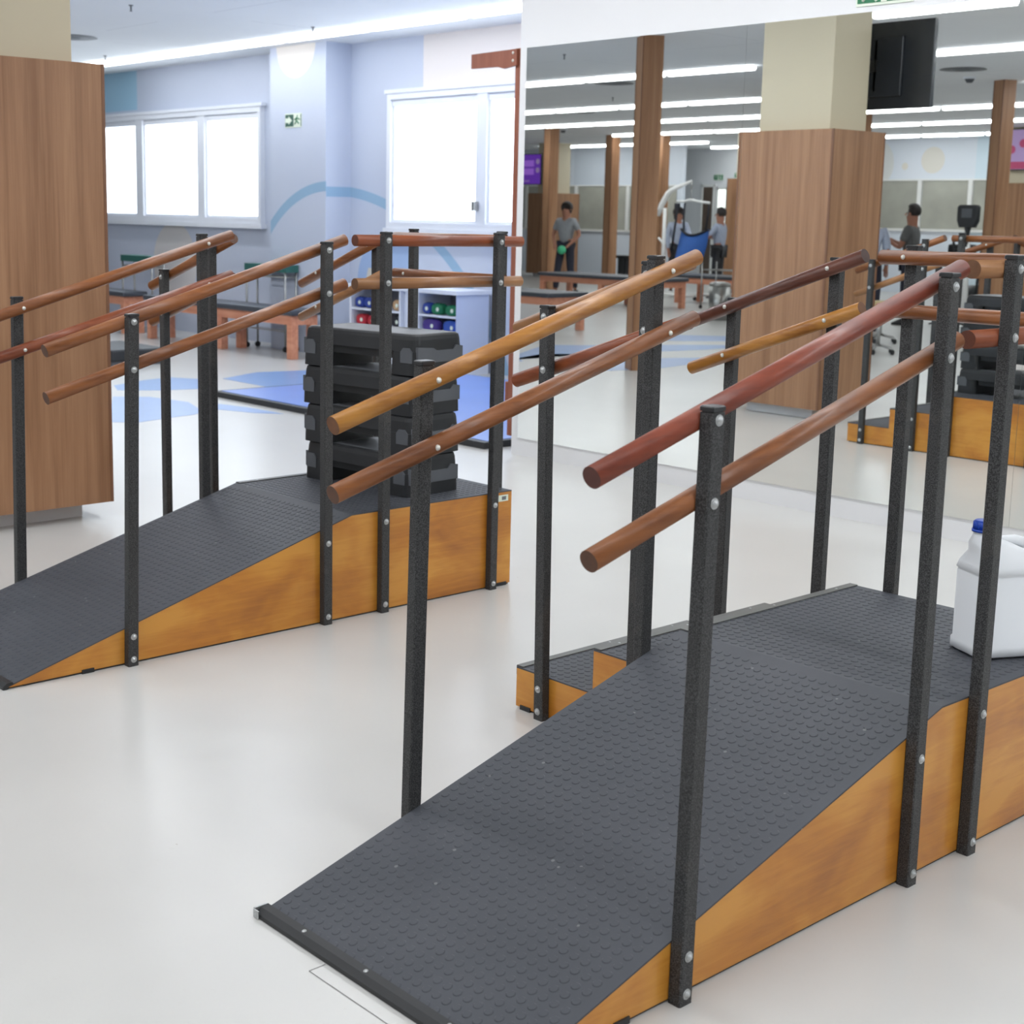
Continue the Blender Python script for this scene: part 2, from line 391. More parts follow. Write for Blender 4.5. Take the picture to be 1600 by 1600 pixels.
for y, x0, x1, lab in ROWS:
    n = max(1, round((x1-x0)/1.27)); pitch = (x1-x0)/n
    for k in range(n):
        o = proto if first[0] else copy_tree(proto); first[0] = False
        o.location = (x0+pitch*(k+0.5), y, H); o.scale = (pitch/1.28, 1, 1); o['label'] = lab; o['group'] = lab.replace('ceiling light', 'ceiling lights')
        lo = bpy.data.objects.new('lamp', LD.get(y, ld)); COL.objects.link(lo); lo.parent = o; lo.location = (0, 0, -0.05)
        lo.visible_camera = True

# ------------------------------------------------------------------ windows
def window(name, x0, x1, z0, z1, splits, y=YW):
    root = bpy.data.objects.new(name, None); COL.objects.link(root); root['kind'] = 'structure'
    bm = new(); f = 0.055
    box(bm, x0, x1, y-0.06, y, z1-f, z1); box(bm, x0, x1, y-0.06, y, z0, z0+f)
    box(bm, x0, x0+f, y-0.06, y, z0+f, z1-f); box(bm, x1-f, x1, y-0.06, y, z0+f, z1-f)
    for a, b in splits: box(bm, a, b, y-0.055, y, z0+f, z1-f)
    box(bm, x0-0.03, x1+0.03, y-0.075, y, z0-0.05, z0); box(bm, x0-0.03, x1+0.03, y-0.07, y, z1, z1+0.035)
    obj('frame', bm, 'frame_white', root)
    xs = [x0+f]+[q for s in splits for q in s]+[x1-f]
    for a, b in zip(xs[::2], xs[1::2]):
        simple('blind', bx(a+0.031, b-0.031, y-0.012, y-0.008, z0+f+0.026, z1-f-0.061), 'blind', root)
        simple('blind_cassette', bx(a+0.001, b-0.001, y-0.04, y-0.004, z1-f-0.06, z1-f-0.001), 'frame_white', root)
        simple('sash', lambda b_: [box(b_, a, b, y-0.03, y-0.005, z0+f, z0+f+0.025), box(b_, a, a+0.03, y-0.03, y-0.005, z0+f+0.025, z1-f-0.06), box(b_, b-0.03, b, y-0.03, y-0.005, z0+f+0.025, z1-f-0.06)], 'frame_white', root)
    return root
window('window_1', -17.6, -12.98, 1.25, 2.46, [(-15.61, -15.45), (-14.24, -14.09)])
w2 = window('window_2', -10.87, -7.2, 1.25, 2.48, [(-9.62, -9.49), (-8.45, -8.32)])
simple('latch', bx(-9.60, -9.57, 8.60, 8.66, 1.42, 1.50), 'chrome', w2)
# far internal glazing (seen in the mirror)
def far_glazing(name, x0, x1, z0, z1, posts):
    root = bpy.data.objects.new(name, None); COL.objects.link(root); root['kind'] = 'structure'; xs = [x0]+posts+[x1]
    bm = new(); box(bm, x0, x1, YF, YF+0.04, z0-0.05, z0); box(bm, x0, x1, YF, YF+0.04, z1, z1+0.03)
    for p in posts: box(bm, p-0.045, p+0.045, YF, YF+0.05, z0, z1)
    obj('frame', bm, 'white_metal', root)
    for a, b in zip(xs, xs[1:]): simple('pane', bx(a+0.05, b-0.05, YF+0.005, YF+0.015, z0, z1), 'grey_glass', root)
far_glazing('window_3', -28.4, -21.7, 1.07, 2.08, [-26.6, -24.87, -23.2])
far_glazing('window_4', -17.9, -8.0, 1.25, 2.17, [-16.62, -15.62, -14.55, -13.2, -11.8, -10.4])
# doors in the end wall
def end_door(name, x0, x1, ztop, m, m2='white_metal'):
    root = bpy.data.objects.new(name, None); COL.objects.link(root); root['kind'] = 'structure'
    bm = new(); box(bm, x0-0.05, x0, -15.6, -15.55, 0, ztop+0.05); box(bm, x1, x1+0.05, -15.6, -15.55, 0, ztop+0.05); box(bm, x0-0.05, x1+0.05, -15.6, -15.55, ztop, ztop+0.06)
    obj('door_frame', bm, m2, root); simple('door_leaf', bx(x0, x1, -15.6, -15.57, 0.02, ztop), m, root)
    simple('door_handle', bx(x1-0.1, x1-0.06, -15.57, -15.52, 0.98, 1.1), 'chrome', root)
end_door('door_1', -22.28, -21.98, 2.10, 'door_dark'); end_door('door_2', -21.82, -21.6, 2.04, 'door_light'); end_door('door_3', -21.2, -21.0, 2.2, 'door_light')

# ------------------------------------------------------------------ mirror
seam = [-6.092, -4.556, -3.02, -1.48, 0.06, 1.6]
for k, (a, b) in enumerate(zip(seam, seam[1:])):
    bm = new(); box(bm, a+0.0006, b-0.0006, YM, YM+0.005, 0.103, 2.323)
    lab = ['full height wall mirror panel nearest the wall edge, beside the far room', 'wall mirror panel reflecting the cream pillar and television',
           'wall mirror panel at the right picture edge behind the white jug'][k] if k < 3 else 'wall mirror panel beyond the right picture edge'
    tag(obj('wall_mirror', bm, 'mirror'), lab, 'mirror', 'mirror panels along the wall')
# ------------------------------------------------------------------ floor inlays
def inlay(name, pts, m):
    bm = new(); A = [bm.verts.new((x, y, 0.0015)) for x, y in pts]; B = [bm.verts.new((x, y, 0.0)) for x, y in pts]
    bm.faces.new(A); n = len(pts)
    for k in range(n): bm.faces.new((A[k], A[(k+1) % n], B[(k+1) % n], B[k]))
    bmesh.ops.triangulate(bm, faces=[f for f in bm.faces if len(f.verts) > 4])
    struct(name, bm, m)
inlay('trim_1', [(-10.40, 5.54), (-10.60, 5.93), (-10.66, 6.2), (-10.40, 6.35), (-9.85, 5.98), (-9.94, 5.68), (-10.12, 5.42)], 'vinyl_blue2')
inlay('trim_2', [(-9.78, 5.20), (-9.62, 5.42), (-9.2, 5.5), (-8.72, 5.33), (-8.62, 5.20), (-8.58, 5.0), (-8.50, 4.7), (-8.62, 4.55)], 'vinyl_blue')
inlay('trim_3', [(-10.35, 6.52), (-10.60, 7.02), (-10.5, 7.5), (-10.1, 8.1), (-9.5, 7.7), (-9.45, 6.75), (-9.55, 6.5)], 'vinyl_blue2')
inlay('trim_4', [(-9.12, 5.60), (-8.72, 5.70), (-8.3, 5.72), (-8.45, 5.58), (-8.9, 5.42)], 'vinyl_blue')
inlay('trim_5', [(-11.6, -1.55), (-11.2, -1.95), (-10.7, -2.4), (-10.45, -2.2), (-10.3, -1.9), (-10.75, -1.2), (-11.1, -0.9)], 'vinyl_blue')
inlay('trim_6', [(-11.0, 0.9), (-11.2, 0.55), (-10.95, 0.2), (-10.75, -0.1), (-10.45, -0.75), (-10.15, -1.2), (-9.9, -0.95), (-9.9, -0.6), (-10.0, -0.1), (-10.25, 0.5), (-10.2, 0.9), (-10.5, 1.3), (-10.2, 2.1), (-10.05, 2.0), (-10.5, 1.7)], 'vinyl_blue2')
inlay('trim_7', [(-9.95, 1.3), (-9.7, 0.9), (-9.35, 0.2), (-9.15, -0.2), (-8.95, 0.1), (-9.0, 0.7), (-8.9, 1.3), (-9.0, 1.9), (-9.4, 2.2), (-9.5, 1.7)], 'vinyl_blue')
# scored outline of a floor access plate in front of the ramp
PA, PB, PC = (-2.052, 1.506), (-2.052, 1.468), (-1.62, 1.469)
def plate(bm):
    for p, q in (((PA), (PB)), ((PB), (PC))):
        P, Q = Vector((*p, 0.0008)), Vector((*q, 0.0008)); d = Q-P; n = Vector((-d.y, d.x, 0)).normalized()*0.0008
        bm.faces.new([bm.verts.new(v) for v in (P-n, Q-n, Q+n, P+n)])
bm = new(); plate(bm); struct('trim_8', bm, 'trim_grey')

# ------------------------------------------------------------------ training ramp with corner steps
W, LR, D, RS = 0.734, 1.2629, 0.7601, 0.1221
HP = 3*RS; T1, T2 = 0.2968, 0.2933; SY, SX = 0.0351, 0.0291; RR = 0.0195
def studs(bm, o, ux, uy, nx, ny, pitch=0.0272, r=0.0096, h=0.0015, mar=0.020):
    """raised coins on the rectangle o + a*ux + b*uy (unit vectors, lengths nx, ny)"""
    n = ux.cross(uy); row = 0; b = mar
    while b < ny-mar:
        a = mar
        while a < nx-0.010:
            c = o+ux*a+uy*b; k = 12
            lo = [bm.verts.new(c+r*(math.cos(2*PI*i/k)*ux+math.sin(2*PI*i/k)*uy)) for i in range(k)]
            hi = [bm.verts.new(c+n*h+r*0.82*(math.cos(2*PI*i/k)*ux+math.sin(2*PI*i/k)*uy)) for i in range(k)]
            for i in range(k): bm.faces.new((lo[i], lo[(i+1) % k], hi[(i+1) % k], hi[i]))
            bm.faces.new(hi); a += pitch
        b += pitch; row += 1
def slab(bm, x0, x1, prof, th=0.004):
    poly = list(prof)+[(y, z-th) for y, z in reversed(prof)]; prism(bm, poly, x0, x1)
H0 = 0.0107
def ramp_unit(name, label, loc, rz, tilts, tints, sticker):
    R = thing(name, label, 'training ramp', loc, rz, 'wooden training ramps with corner steps')
    th = 0.004
    bm = new(); prism(bm, [(0.004, 0.006), (0.004, H0-th+0.001), (LR, HP-th), (LR+D, HP-th), (LR+D, 0.006)], -W, 0)
    obj('ramp_body', bm, 'ply', R)
    for x0, x1, z, m_ in ((-W-T2-T1, -W-T2, RS, 'lower'), (-W-T2, -W, 2*RS, 'upper')):
        s = simple('step_box', bx(x0, x1, LR, LR+D, 0.006, z-th), 'ply', R); s['label'] = m_+' wooden step'
        bm = new(); slab(bm, x0, x1, [(LR, z), (LR+D, z)]); studs(bm, Vector((x0, LR, z)), Vector((1, 0, 0)), Vector((0, 1, 0)), x1-x0, D)
        obj('tread_mat', bm, 'rubber', R, fix=False)
    # rubber mat over ramp and platform
    bm = new(); slab(bm, -W, 0, [(0.0, H0), (LR, HP), (LR+D, HP)])
    sl = Vector((0, LR, HP-H0)); L = sl.length; sl.normalize()
    studs(bm, Vector((-W, 0, H0)), Vector((1, 0, 0)), sl, W, L); studs(bm, Vector((-W, LR, HP)), Vector((1, 0, 0)), Vector((0, 1, 0)), W, D)
    obj('rubber_mat', bm, 'rubber', R, fix=False)
    # edge profiles
    for x, z in ((-W-T2-T1, RS), (-W-T2, 2*RS), (-W, HP)):
        bm = new(); box(bm, x-0.004, x+0.022, LR+0.004, LR+D-0.004, z+0.0002, z+0.004, 0.0012); box(bm, x-0.005, x-0.001, LR+0.004, LR+D-0.004, z-0.025, z+0.002)
        e = obj('edge_profile', bm, 'trim_grey', R); e['label'] = 'dark metal edge strip'
        bm = new()
        for t_ in (0.12, 0.5, 0.88): dome(bm, (x+0.009, LR+D*t_, z+0.0035), (0, 0, 1), 0.004, 0.0015)
        obj('screw', bm, 'zinc', e)
    # black nosing along the foot of the ramp
    bm = new(); prism(bm, [(-0.016, 0.001), (-0.016, 0.010), (-0.004, 0.019), (0.014, 0.0205), (0.016, 0.0165), (0.016, 0.012), (0.0, 0.006), (0.0, 0.001)], -W-0.004, 0.0)
    nz = obj('foot_nosing', bm, 'trim_black', R)
    for x in (-W+0.135, -W+0.33, -W+0.565):
        simple('screw', lambda b: dome(b, (x, 0.004, 0.0195), (0, -0.2, 1), 0.0052, 0.002, 12), 'zinc', nz)
    simple('end_cap', lambda b: (box(b, -W-0.009, -W-0.003, -0.018, 0.014, 0.001, 0.021, 0.001), box(b, -W-0.008, -W+0.010, -0.0195, -0.0165, 0.001, 0.018, 0.0008), dome(b, (-W+0.001, -0.0195, 0.008), (0, -1, 0), 0.003, 0.0015)), 'zinc', nz)
    # dark base strip and rubber feet
    bm = new(); box(bm, -W+0.005, -0.004, 0.05, LR+D-0.005, 0.0, 0.0065); box(bm, -W-T2-T1+0.01, -W+0.004, LR+0.006, LR+D-0.006, 0.0, 0.0065)
    obj('base_strip', bm, 'black', R)
    for x0, x1, y0, y1 in ((-0.03, 0.004, 0.235, 0.275), (-0.03, 0.004, LR+D-0.07, LR+D-0.02), (-W-T2-T1+0.02, -W-T2-T1+0.06, LR-0.004, LR+0.03)):
        simple('rubber_foot', bx(x0, x1, y0, y1, 0.0, 0.013), 'black', R)
    # posts
    def post(x, y, face, h, bolts, tl=(0, 0), inner=None):
        """box tube whose centre is (x, y); face = outward unit vector (x, y); tl = shift of base and top along the side"""
        fx, fy = face; sx, sy = (SX, SY) if fx else (SY, SX); dx, dy = (0, 1) if fx else (1, 0)
        bm = new(); A = [(-sx/2, -sy/2), (sx/2, -sy/2), (sx/2, sy/2), (-sx/2, sy/2)]
        def ring(z, g=0.0):
            t_ = tl[0]+(tl[1]-tl[0])*z/h
            out = []
            for a, b in A:
                ca, cb = a-math.copysign(0.0035, a), b-math.copysign(0.0035, b)
                for q in ((math.copysign(0.0035, a)*(1 if (a*b > 0) else 0.25), math.copysign(0.0035, b)*(0.25 if (a*b > 0) else 1)),
                          (math.copysign(0.0035, a)*(0.25 if (a*b > 0) else 1), math.copysign(0.0035, b)*(1 if (a*b > 0) else 0.25))):
                    out.append(Vector((x+(ca+q[0])*(1+g)+dx*t_, y+(cb+q[1])*(1+g)+dy*t_, z)))
            return out
        loft(bm, [ring(0.0), ring(h-0.011)], 0, False)
        p = obj('post', bm, 'steel_black', R)
        bm = new(); loft(bm, [ring(h-0.012, -0.14), ring(h-0.008, -0.14)], 0, False); loft(bm, [ring(h-0.0085, 0.05), ring(h-0.002, 0.05), ring(h, -0.08)], 0, False)
        obj('post_cap', bm, 'cap', p)
        for z in bolts:
            t_ = tl[0]+(tl[1]-tl[0])*z/h; c = Vector((x+fx*(sx/2)+dx*t_, y+fy*(sy/2)+dy*t_, z))
            bm = new(); tube(bm, c, c+Vector((fx, fy, 0))*0.0016, 0.0104, 0.0098, 20); dome(bm, c+Vector((fx, fy, 0))*0.0016, (fx, fy, 0), 0.0062, 0.0045, 6, flange=0.0012); obj('bolt', bm, 'zinc', p)
    rise = lambda y, top: (0.985+(1.305-0.985)*(y-0.155)/(1.238-0.155)) if top else (0.847+(1.158-0.847)*(y-0.155)/(1.238-0.155))
    a = SX/2
    post(a, 0.4055, (1, 0), 1.087, (1.063, 0.920, 0.094, 0.022), tilts.get('p1', (0, 0)))
    post(a, 1.1412, (1, 0), 1.300, (1.272, 1.130, 0.285, 0.028), tilts.get('p2', (0, 0)))
    post(a, 1.3909, (1, 0), 1.333, (1.304, 1.160, 0.329, 0.030), tilts.get('p3', (0, 0)))
    post(a, 1.9141, (1, 0), 1.332, (1.298, 1.152, 0.325, 0.024), tilts.get('p4', (0, 0)))
    post(-W-a, 0.4026, (-1, 0), 1.097, (0.094, 0.022), tilts.get('l1', (0, 0)))
    post(-W-a, 1.1352, (-1, 0), 1.309, (0.285, 0.028), tilts.get('l2', (0, 0)))
    post(-1.2207, LR-a, (0, -1), 1.160, (1.129, 0.986, 0.090, 0.025), tilts.get('s1', (0, 0)))
    post(-0.869, LR-a, (0, -1), 1.290, (1.257, 1.117, 0.2, 0.025))
    post(-1.215, LR+D+a, (0, 1), 1.161, (1.122, 0.986, 0.090, 0.025))
    post(-0.857, LR+D+a, (0, 1), 1.294, (1.255, 1.115, 0.2, 0.025))
    post(-0.617, LR+D+a, (0, 1), 1.335, (1.302, 1.157, 0.32, 0.025))
    post(-0.10, LR+D+a, (0, 1), 1.335, (1.302, 1.157, 0.32, 0.025))
    # handrails
    def rail(p, q, tint, axis, nuts=(), nd=(0, 0, 1)):
        bm = new(); tube(bm, p, q, RR, RR, 28, True, 0, 1)
        r = obj('handrail', bm, [('rail_' if axis == 'Y' else 'railx_')+tint, 'end_'+tint], R)
        for c in nuts:
            bm = new(); dome(bm, Vector(c)+Vector(nd)*(RR*0.93), nd, 0.0068, 0.0065, 12); obj('dome_nut', bm, 'dome', r)
    for side, (xr, nd) in enumerate(((-RR, (-1, 0, 0)), (-W+RR, (1, 0, 0)))):
        for top in (1, 0):
            z0, z1 = (0.985, 1.305) if top else (0.847, 1.158)
            rail((xr, 0.155, z0), (xr, 1.240, z1), tints[('r', 'l')[side]+('b', 't')[top]], 'Y', [(xr, y, rise(y, top)) for y in ((0.408, 1.138) if not side else (0.410, 1.132))], nd)
    for top in (1, 0):
        z = 1.303 if top else 1.157; k = 'bt'[top]
        rail((-RR, 1.283, z), (-RR, 2.058, z-0.004), tints['p'+k], 'Y', [(-RR, 1.391, z), (-RR, 1.914, z)], (-1, 0, 0))
        z0, z1 = (1.083, 1.303) if top else (0.937, 1.157)
        zz = lambda x: z0+(z1-z0)*(x+1.352)/(1.352-0.746)
        rail((-1.375, LR+RR, z0+0.003), (-0.765, LR+RR, z1-0.012), tints['s'+k], 'X', [(-1.221, LR+RR, zz(-1.221)), (-0.869, LR+RR, zz(-0.869))], (0, 1, 0))
        rail((-1.343, LR+D-RR, z0), (-0.746, LR+D-RR, z1), tints['t'+k], 'X', [(-1.21, LR+D-RR, zz(-1.21)), (-0.855, LR+D-RR, zz(-0.855))], (0, -1, 0))
        rail((-0.695, LR+D-RR, 1.301 if top else 1.157), (-0.045, LR+D-RR, 1.303 if top else 1.157), tints['e'+k], 'X', [(-0.617, LR+D-RR, z), (-0.10, LR+D-RR, z)], (0, -1, 0))
    if sticker:
        s = simple('sticker', bx(0.0, 0.0008, 1.955, 2.005, 0.328, 0.352), 'sign_white', R); s['label'] = 'small pale rectangular label'
        simple('sticker_print', bx(0.0008, 0.0012, 1.972, 1.994, 0.333, 0.347), 'stepgrey2', s)
    return R
RX, RY = -1.5537, 1.5246; LX, LY = -3.9158, 1.7224
ramp_unit('training_ramp', 'nearer wooden training ramp with black posts, holding the white jug on its platform', (RX, RY, 0), 0,
          {'p1': (-0.009, 0.006), 'l1': (-0.010, 0.013), 'l2': (0.005, -0.004), 's1': (0.014, -0.005), 'p3': (-0.005, 0.001), 'p2': (0, -0.003)},
          dict(rt='red', rb='brown', lt='honey', lb='brown', pt='tan', pb='rust', st='tan', sb='rust', tt='dark', tb='honey', et='brown', eb='brown'), False)
ramp_unit('training_ramp', 'farther wooden training ramp with black posts, holding the stack of aerobic steps', (LX, LY, 0), 0.00197,
          {'p1': (-0.010, 0.015), 'l1': (-0.014, 0.008), 'p4': (-0.002, 0.002)},
          dict(rt='brown', rb='brown', lt='brown', lb='rust', pt='rust', pb='tan', st='brown', sb='brown', tt='brown', tb='tan', et='brown', eb='brown'), True)

# ------------------------------------------------------------------ aerobic steps stacked on the farther ramp
def make_step():
    t = thing('aerobic_step', 'x', 'aerobic step')
    L, B, hh = 0.585, 0.275, 0.149
    def ring(l, b, z, r=0.03):
        out = []
        for sx, sy in ((1, 1), (-1, 1), (-1, -1), (1, -1)):
            cx, cy = sx*(l/2-r), sy*(b/2-r); a0 = {(1, 1): 0, (-1, 1): PI/2, (-1, -1): PI, (1, -1): 1.5*PI}[(sx, sy)]
            out += [Vector((cx+r*math.cos(a0+k*PI/8), cy+r*math.sin(a0+k*PI/8), z)) for k in range(5)]
        return out
    bm = new(); loft(bm, [ring(L-0.004, B-0.004, 0.086), ring(L-0.010, B-0.010, 0.128), ring(L-0.016, B-0.016, 0.142), ring(L-0.030, B-0.030, hh-0.001)], 0, False)   # deck
    for s in (-1, 1):                                                             # two hollow-looking leg blocks
        def leg(z, g): return [Vector((s*(L/2-0.065)+p.x, p.y, z)) for p in ring(0.13+g, B+g, 0, 0.026)]
        loft(bm, [leg(0.0, 0.0), leg(0.05, -0.002), leg(0.0855, -0.004)], 0, False)
    box(bm, -0.18, 0.18, -B/2+0.03, -B/2+0.045, 0.055, 0.1); box(bm, -0.18, 0.18, B/2-0.045, B/2-0.03, 0.055, 0.1)
    obj('body', bm, 'black', t)
    simple('tread_pad', lambda b: loft(b, [ring(L-0.06, B-0.06, hh-0.003), ring(L-0.07, B-0.07, hh)]), 'stepgrey2', t)
    for s in (-1, 1):
        bm = new(); x = s*(L/2-0.004)
        pts = [(-0.125, 0.045), (0.125, 0.045), (0.125, 0.098), (0.088, 0.104), (0.072, 0.088), (-0.02, 0.088), (-0.04, 0.098), (-0.125, 0.104)]
        prism(bm, [(y, z) for y, z in pts], x-0.006, x+0.0065 if s > 0 else x+0.006)
        if s < 0: bmesh.ops.translate(bm, vec=(-0.0012, 0, 0), verts=bm.verts)
        g = obj('end_panel', bm, 'stepgrey', t); g['label'] = 'grey end panel'
        for q in (-1, 1):
            bm = new(); A, Bv = [], []
            prof = [(-0.028, 0.045), (0.028, 0.045), (0.028, 0.085), (0.015, 0.1), (-0.015, 0.1), (-0.028, 0.085)]
            for u, z in prof:
                A.append(bm.verts.new((s*(L/2-0.045)+u, q*(B/2-0.012), z))); Bv.append(bm.verts.new((s*(L/2-0.045)+u, q*(B/2+0.0012), z)))
            for k in range(6): bm.faces.new((A[k], A[(k+1) % 6], Bv[(k+1) % 6], Bv[k]))
            bm.faces.new(A[::-1]); bm.faces.new(Bv); g = obj('grip_panel', bm, 'stepgrey', t); g['label'] = 'grey grip panel'
    return t
st0 = make_step(); cxs, cys = -4.325, 3.43
names = ['lowest black aerobic step, lying directly on the ramp platform', 'second black aerobic step from the bottom of the stack',
         'third black aerobic step from the bottom of the stack', 'topmost black aerobic step of the stack, its grey tread showing']
for k, (dx, dy, a) in enumerate(((0, 0, 4.5), (0.004, -0.004, 6.5), (-0.006, 0.0, 7.5), (0.004, 0.0, 8.5))):
    o = st0 if k == 0 else copy_tree(st0)
    o.location = (cxs+dx, cys+dy, HP+0.0015+k*0.149); o.rotation_euler = (0, 0, math.radians(a)); o['label'] = names[k]; o['group'] = 'stacked aerobic steps'

# ------------------------------------------------------------------ white jug on the nearer ramp
def jug():
    t = thing('plastic_jug', 'white plastic jug with blue cap standing on the nearer ramp platform', 'jug', (-1.692, 3.262, HP+0.002), math.radians(63.4))
    def ring(l, b, z, r, ox=0, n=6):
        out = []
        for sx, sy in ((1, 1), (-1, 1), (-1, -1), (1, -1)):
            cx, cy = sx*(l/2-r)+ox, sy*(b/2-r); a0 = {(1, 1): 0, (-1, 1): PI/2, (-1, -1): PI, (1, -1): 1.5*PI}[(sx, sy)]
            out += [Vector((cx+r*math.cos(a0+k*PI/2/(n-1)), cy+r*math.sin(a0+k*PI/2/(n-1)), z)) for k in range(n)]
        return out
    L, B = 0.188, 0.138
    bm = new()
    loft(bm, [ring(L-0.02, B-0.02, 0.0, 0.02), ring(L, B, 0.006, 0.03), ring(L, B, 0.027, 0.03), ring(L-0.006, B-0.006, 0.031, 0.03), ring(L-0.006, B-0.006, 0.198, 0.03),
              ring(L-0.010, B-0.010, 0.201, 0.03), ring(L-0.002, B-0.002, 0.205, 0.03), ring(L-0.008, B-0.008, 0.222, 0.034), ring(L-0.045, B-0.04, 0.250, 0.036, -0.008),
              ring(0.10, 0.078, 0.272, 0.034, -0.036), ring(0.06, 0.056, 0.286, 0.027, -0.053), ring(0.044, 0.044, 0.294, 0.0215, -0.059), ring(0.042, 0.042, 0.306, 0.0205, -0.059)])
    obj('body', bm, 'white_plastic', t)
    bm = new(); path_tube(bm, [(-0.034, 0, 0.268), (-0.005, 0, 0.275), (0.030, 0, 0.276), (0.052, 0, 0.270), (0.062, 0, 0.255), (0.066, 0, 0.238), (0.066, 0, 0.215)], [0.012, 0.0125, 0.013, 0.0135, 0.0145, 0.017, 0.02], 14)
    obj('handle', bm, 'white_plastic', t)
    bm = new(); tube(bm, (-0.059, 0, 0.300), (-0.059, 0, 0.306), 0.0265, 0.0265, 28); tube(bm, (-0.059, 0, 0.306), (-0.059, 0, 0.325), 0.0235, 0.0225, 28); tube(bm, (-0.059, 0, 0.325), (-0.059, 0, 0.328), 0.0225, 0.019, 28)
    for k in range(24):
        a_ = 2*PI*k/24; tube(bm, (-0.059+0.0235*math.cos(a_), 0.0235*math.sin(a_), 0.307), (-0.059+0.0228*math.cos(a_), 0.0228*math.sin(a_), 0.324), 0.0012, 0.0012, 5)
    obj('cap', bm, 'blue_plastic', t)
jug()

# ------------------------------------------------------------------ pillars
def pillar(x0, x1, y0, y1, label, hw=2.01, inset=0.115):
    t = thing('clad_pillar', label, 'pillar', ((x0+x1)/2, (y0+y1)/2, 0), 0, 'wood clad pillars'); a, b = (x1-x0)/2, (y1-y0)/2; i = inset
    simple('core', bx(-a+i, a-i, -b+i, b-i, hw-0.05, H), 'cream', t)
    simple('cladding', bx(-a, a, -b, b, 0.075, hw), 'lam', t)
    bm = new()
    for sx in (-1, 1):
        for sy in (-1, 1): box(bm, sx*a-0.012 if sx > 0 else -a-0.002, a+0.002 if sx > 0 else -a+0.012, sy*b-0.012 if sy > 0 else -b-0.002, b+0.002 if sy > 0 else -b+0.012, 0.075, hw+0.001)
    obj('corner_strip', bm, 'lam_edge', t)
    simple('plinth', bx(-a+0.11, a-0.11, -b+0.10, b-0.10, 0, 0.075), 'wall_white', t)
    return t
pillar(-6.70, -5.905, 2.50, 3.13, 'big wood clad pillar at the left picture edge with cream top', inset=0.10)
pillar(-11.83, -11.05, -4.15, -3.60, 'wood clad pillar reflected just left behind the big one')
pillar(-17.39, -16.70, -10.8, -10.27, 'narrow looking wood clad pillar far off, reflected beside the steel bins', 2.12)
pillar(-24.2, -23.25, -12.4, -11.7, 'wood clad pillar under the purple screen, reflected at the mirror left edge', 1.87, 0.16)
pillar(-12.80, -11.9, -12.5, -11.9, 'wood clad pillar under the lilac screen, reflected at the right picture edge', 2.06, 0.02)
def slim(x, y, s, rz, label):
    t = thing('slim_column', label, 'column', (x, y, 0), rz, 'slim floor to ceiling wooden columns')
    simple('shaft', bx(-s, s, -s, s, 0.0, H), 'lam', t)
    simple('edge_strip', lambda b: [box(b, q*s-0.006, q*s+0.006, s-0.006, s+0.003, 0.0, H) for q in (-1, 1)], 'lam_edge', t)
slim(-8.93, 1.60, 0.096, math.radians(32), 'tallest slim wooden column, nearest one in the mirror')
slim(-19.62, -7.85, 0.10, math.radians(10), 'slim wooden column beside the strolling woman, its top glowing')
slim(-20.15, -10.1, 0.10, math.radians(10), 'slim wooden column just left of the tallest one, farther away')
slim(-19.0, -10.3, 0.085, math.radians(10), 'slim wooden column just right of the tallest one, behind the hoist')
slim(-8.60, -4.05, 0.085, math.radians(25), 'slim wooden column reflected at the right, before the lilac screen')
slim(-12.88, -7.8, 0.075, math.radians(10), 'slim wooden column peeking out under the hanging television')

# ------------------------------------------------------------------ televisions
def television(x0, x1, y, z0, z1, face, label, scr, rx=0.0):
    t = thing('television', label, 'television', ((x0+x1)/2, y, (z0+z1)/2)); a, b = (x1-x0)/2, (z1-z0)/2
    t.rotation_euler = (rx, 0, 0 if face > 0 else PI)
    simple('housing', bx(-a, a, -0.02, 0.02, -b, b, 0.006), 'tv_black', t)
    s = simple('screen', bx(-a+0.015, a-0.015, 0.02, 0.0215, -b+0.015, b-0.015), scr, t)
    bm = new(); box(bm, -0.03, 0.03, -0.03, -0.02, -b*0.75, b*0.75); box(bm, -0.09, -0.07, -0.045, -0.02, -b*0.6, b*0.6); box(bm, 0.07, 0.09, -0.045, -0.02, -b*0.6, b*0.6); box(bm, -0.1, 0.1, -0.06, -0.045, -0.04, 0.04)
    if label.startswith('black'): box(bm, -0.02, 0.02, -0.05, -0.03, 0, H-(z0+z1)/2-0.02)
    obj('bracket', bm, 'cap', t)
    return t, s, a, b
tvt, s, a, b = television(-6.75, -5.69, 2.28, 2.19, 2.80, -1, 'black television hanging by the cream pillar, seen from behind in the mirror', 'tv_black')
simple('back_cover', bx(-0.3, 0.3, -0.045, -0.02, -0.22, 0.2, 0.01), 'tv_black', tvt)
simple('fixing_screws', lambda b_: [dome(b_, (x_, -0.046, z_), (0, -1, 0), 0.008, 0.004) for x_, z_ in ((0.1, 0.16), (0.13, 0.08), (0.16, -0.2), (0.12, -0.25))], 'zinc', tvt)
t, s, a, b = television(-24.75, -23.7, -11.62, 2.06, 2.74, 1, 'purple screen at the mirror left edge above a wood clad pillar', 'purple_screen')
simple('screen_panel', lambda q: [box(q, -0.25, 0.30, 0.0216, 0.023, 0.06, 0.2), box(q, -0.25, 0.3, 0.0216, 0.023, -0.12, 0.02)], 'purple_light', s)
simple('screen_emblem', lambda q: [tube(q, (0.42, 0.0216, 0.0+z), (0.42, 0.0235, 0.0+z), 0.06, 0.06, 20) for z in (0.17, -0.02)]+[tube(q, (x_, 0.0216, -0.26), (x_, 0.0235, -0.26), 0.02, 0.02, 12) for x_ in (0.02, 0.08, 0.14)], 'pink_screen', s)
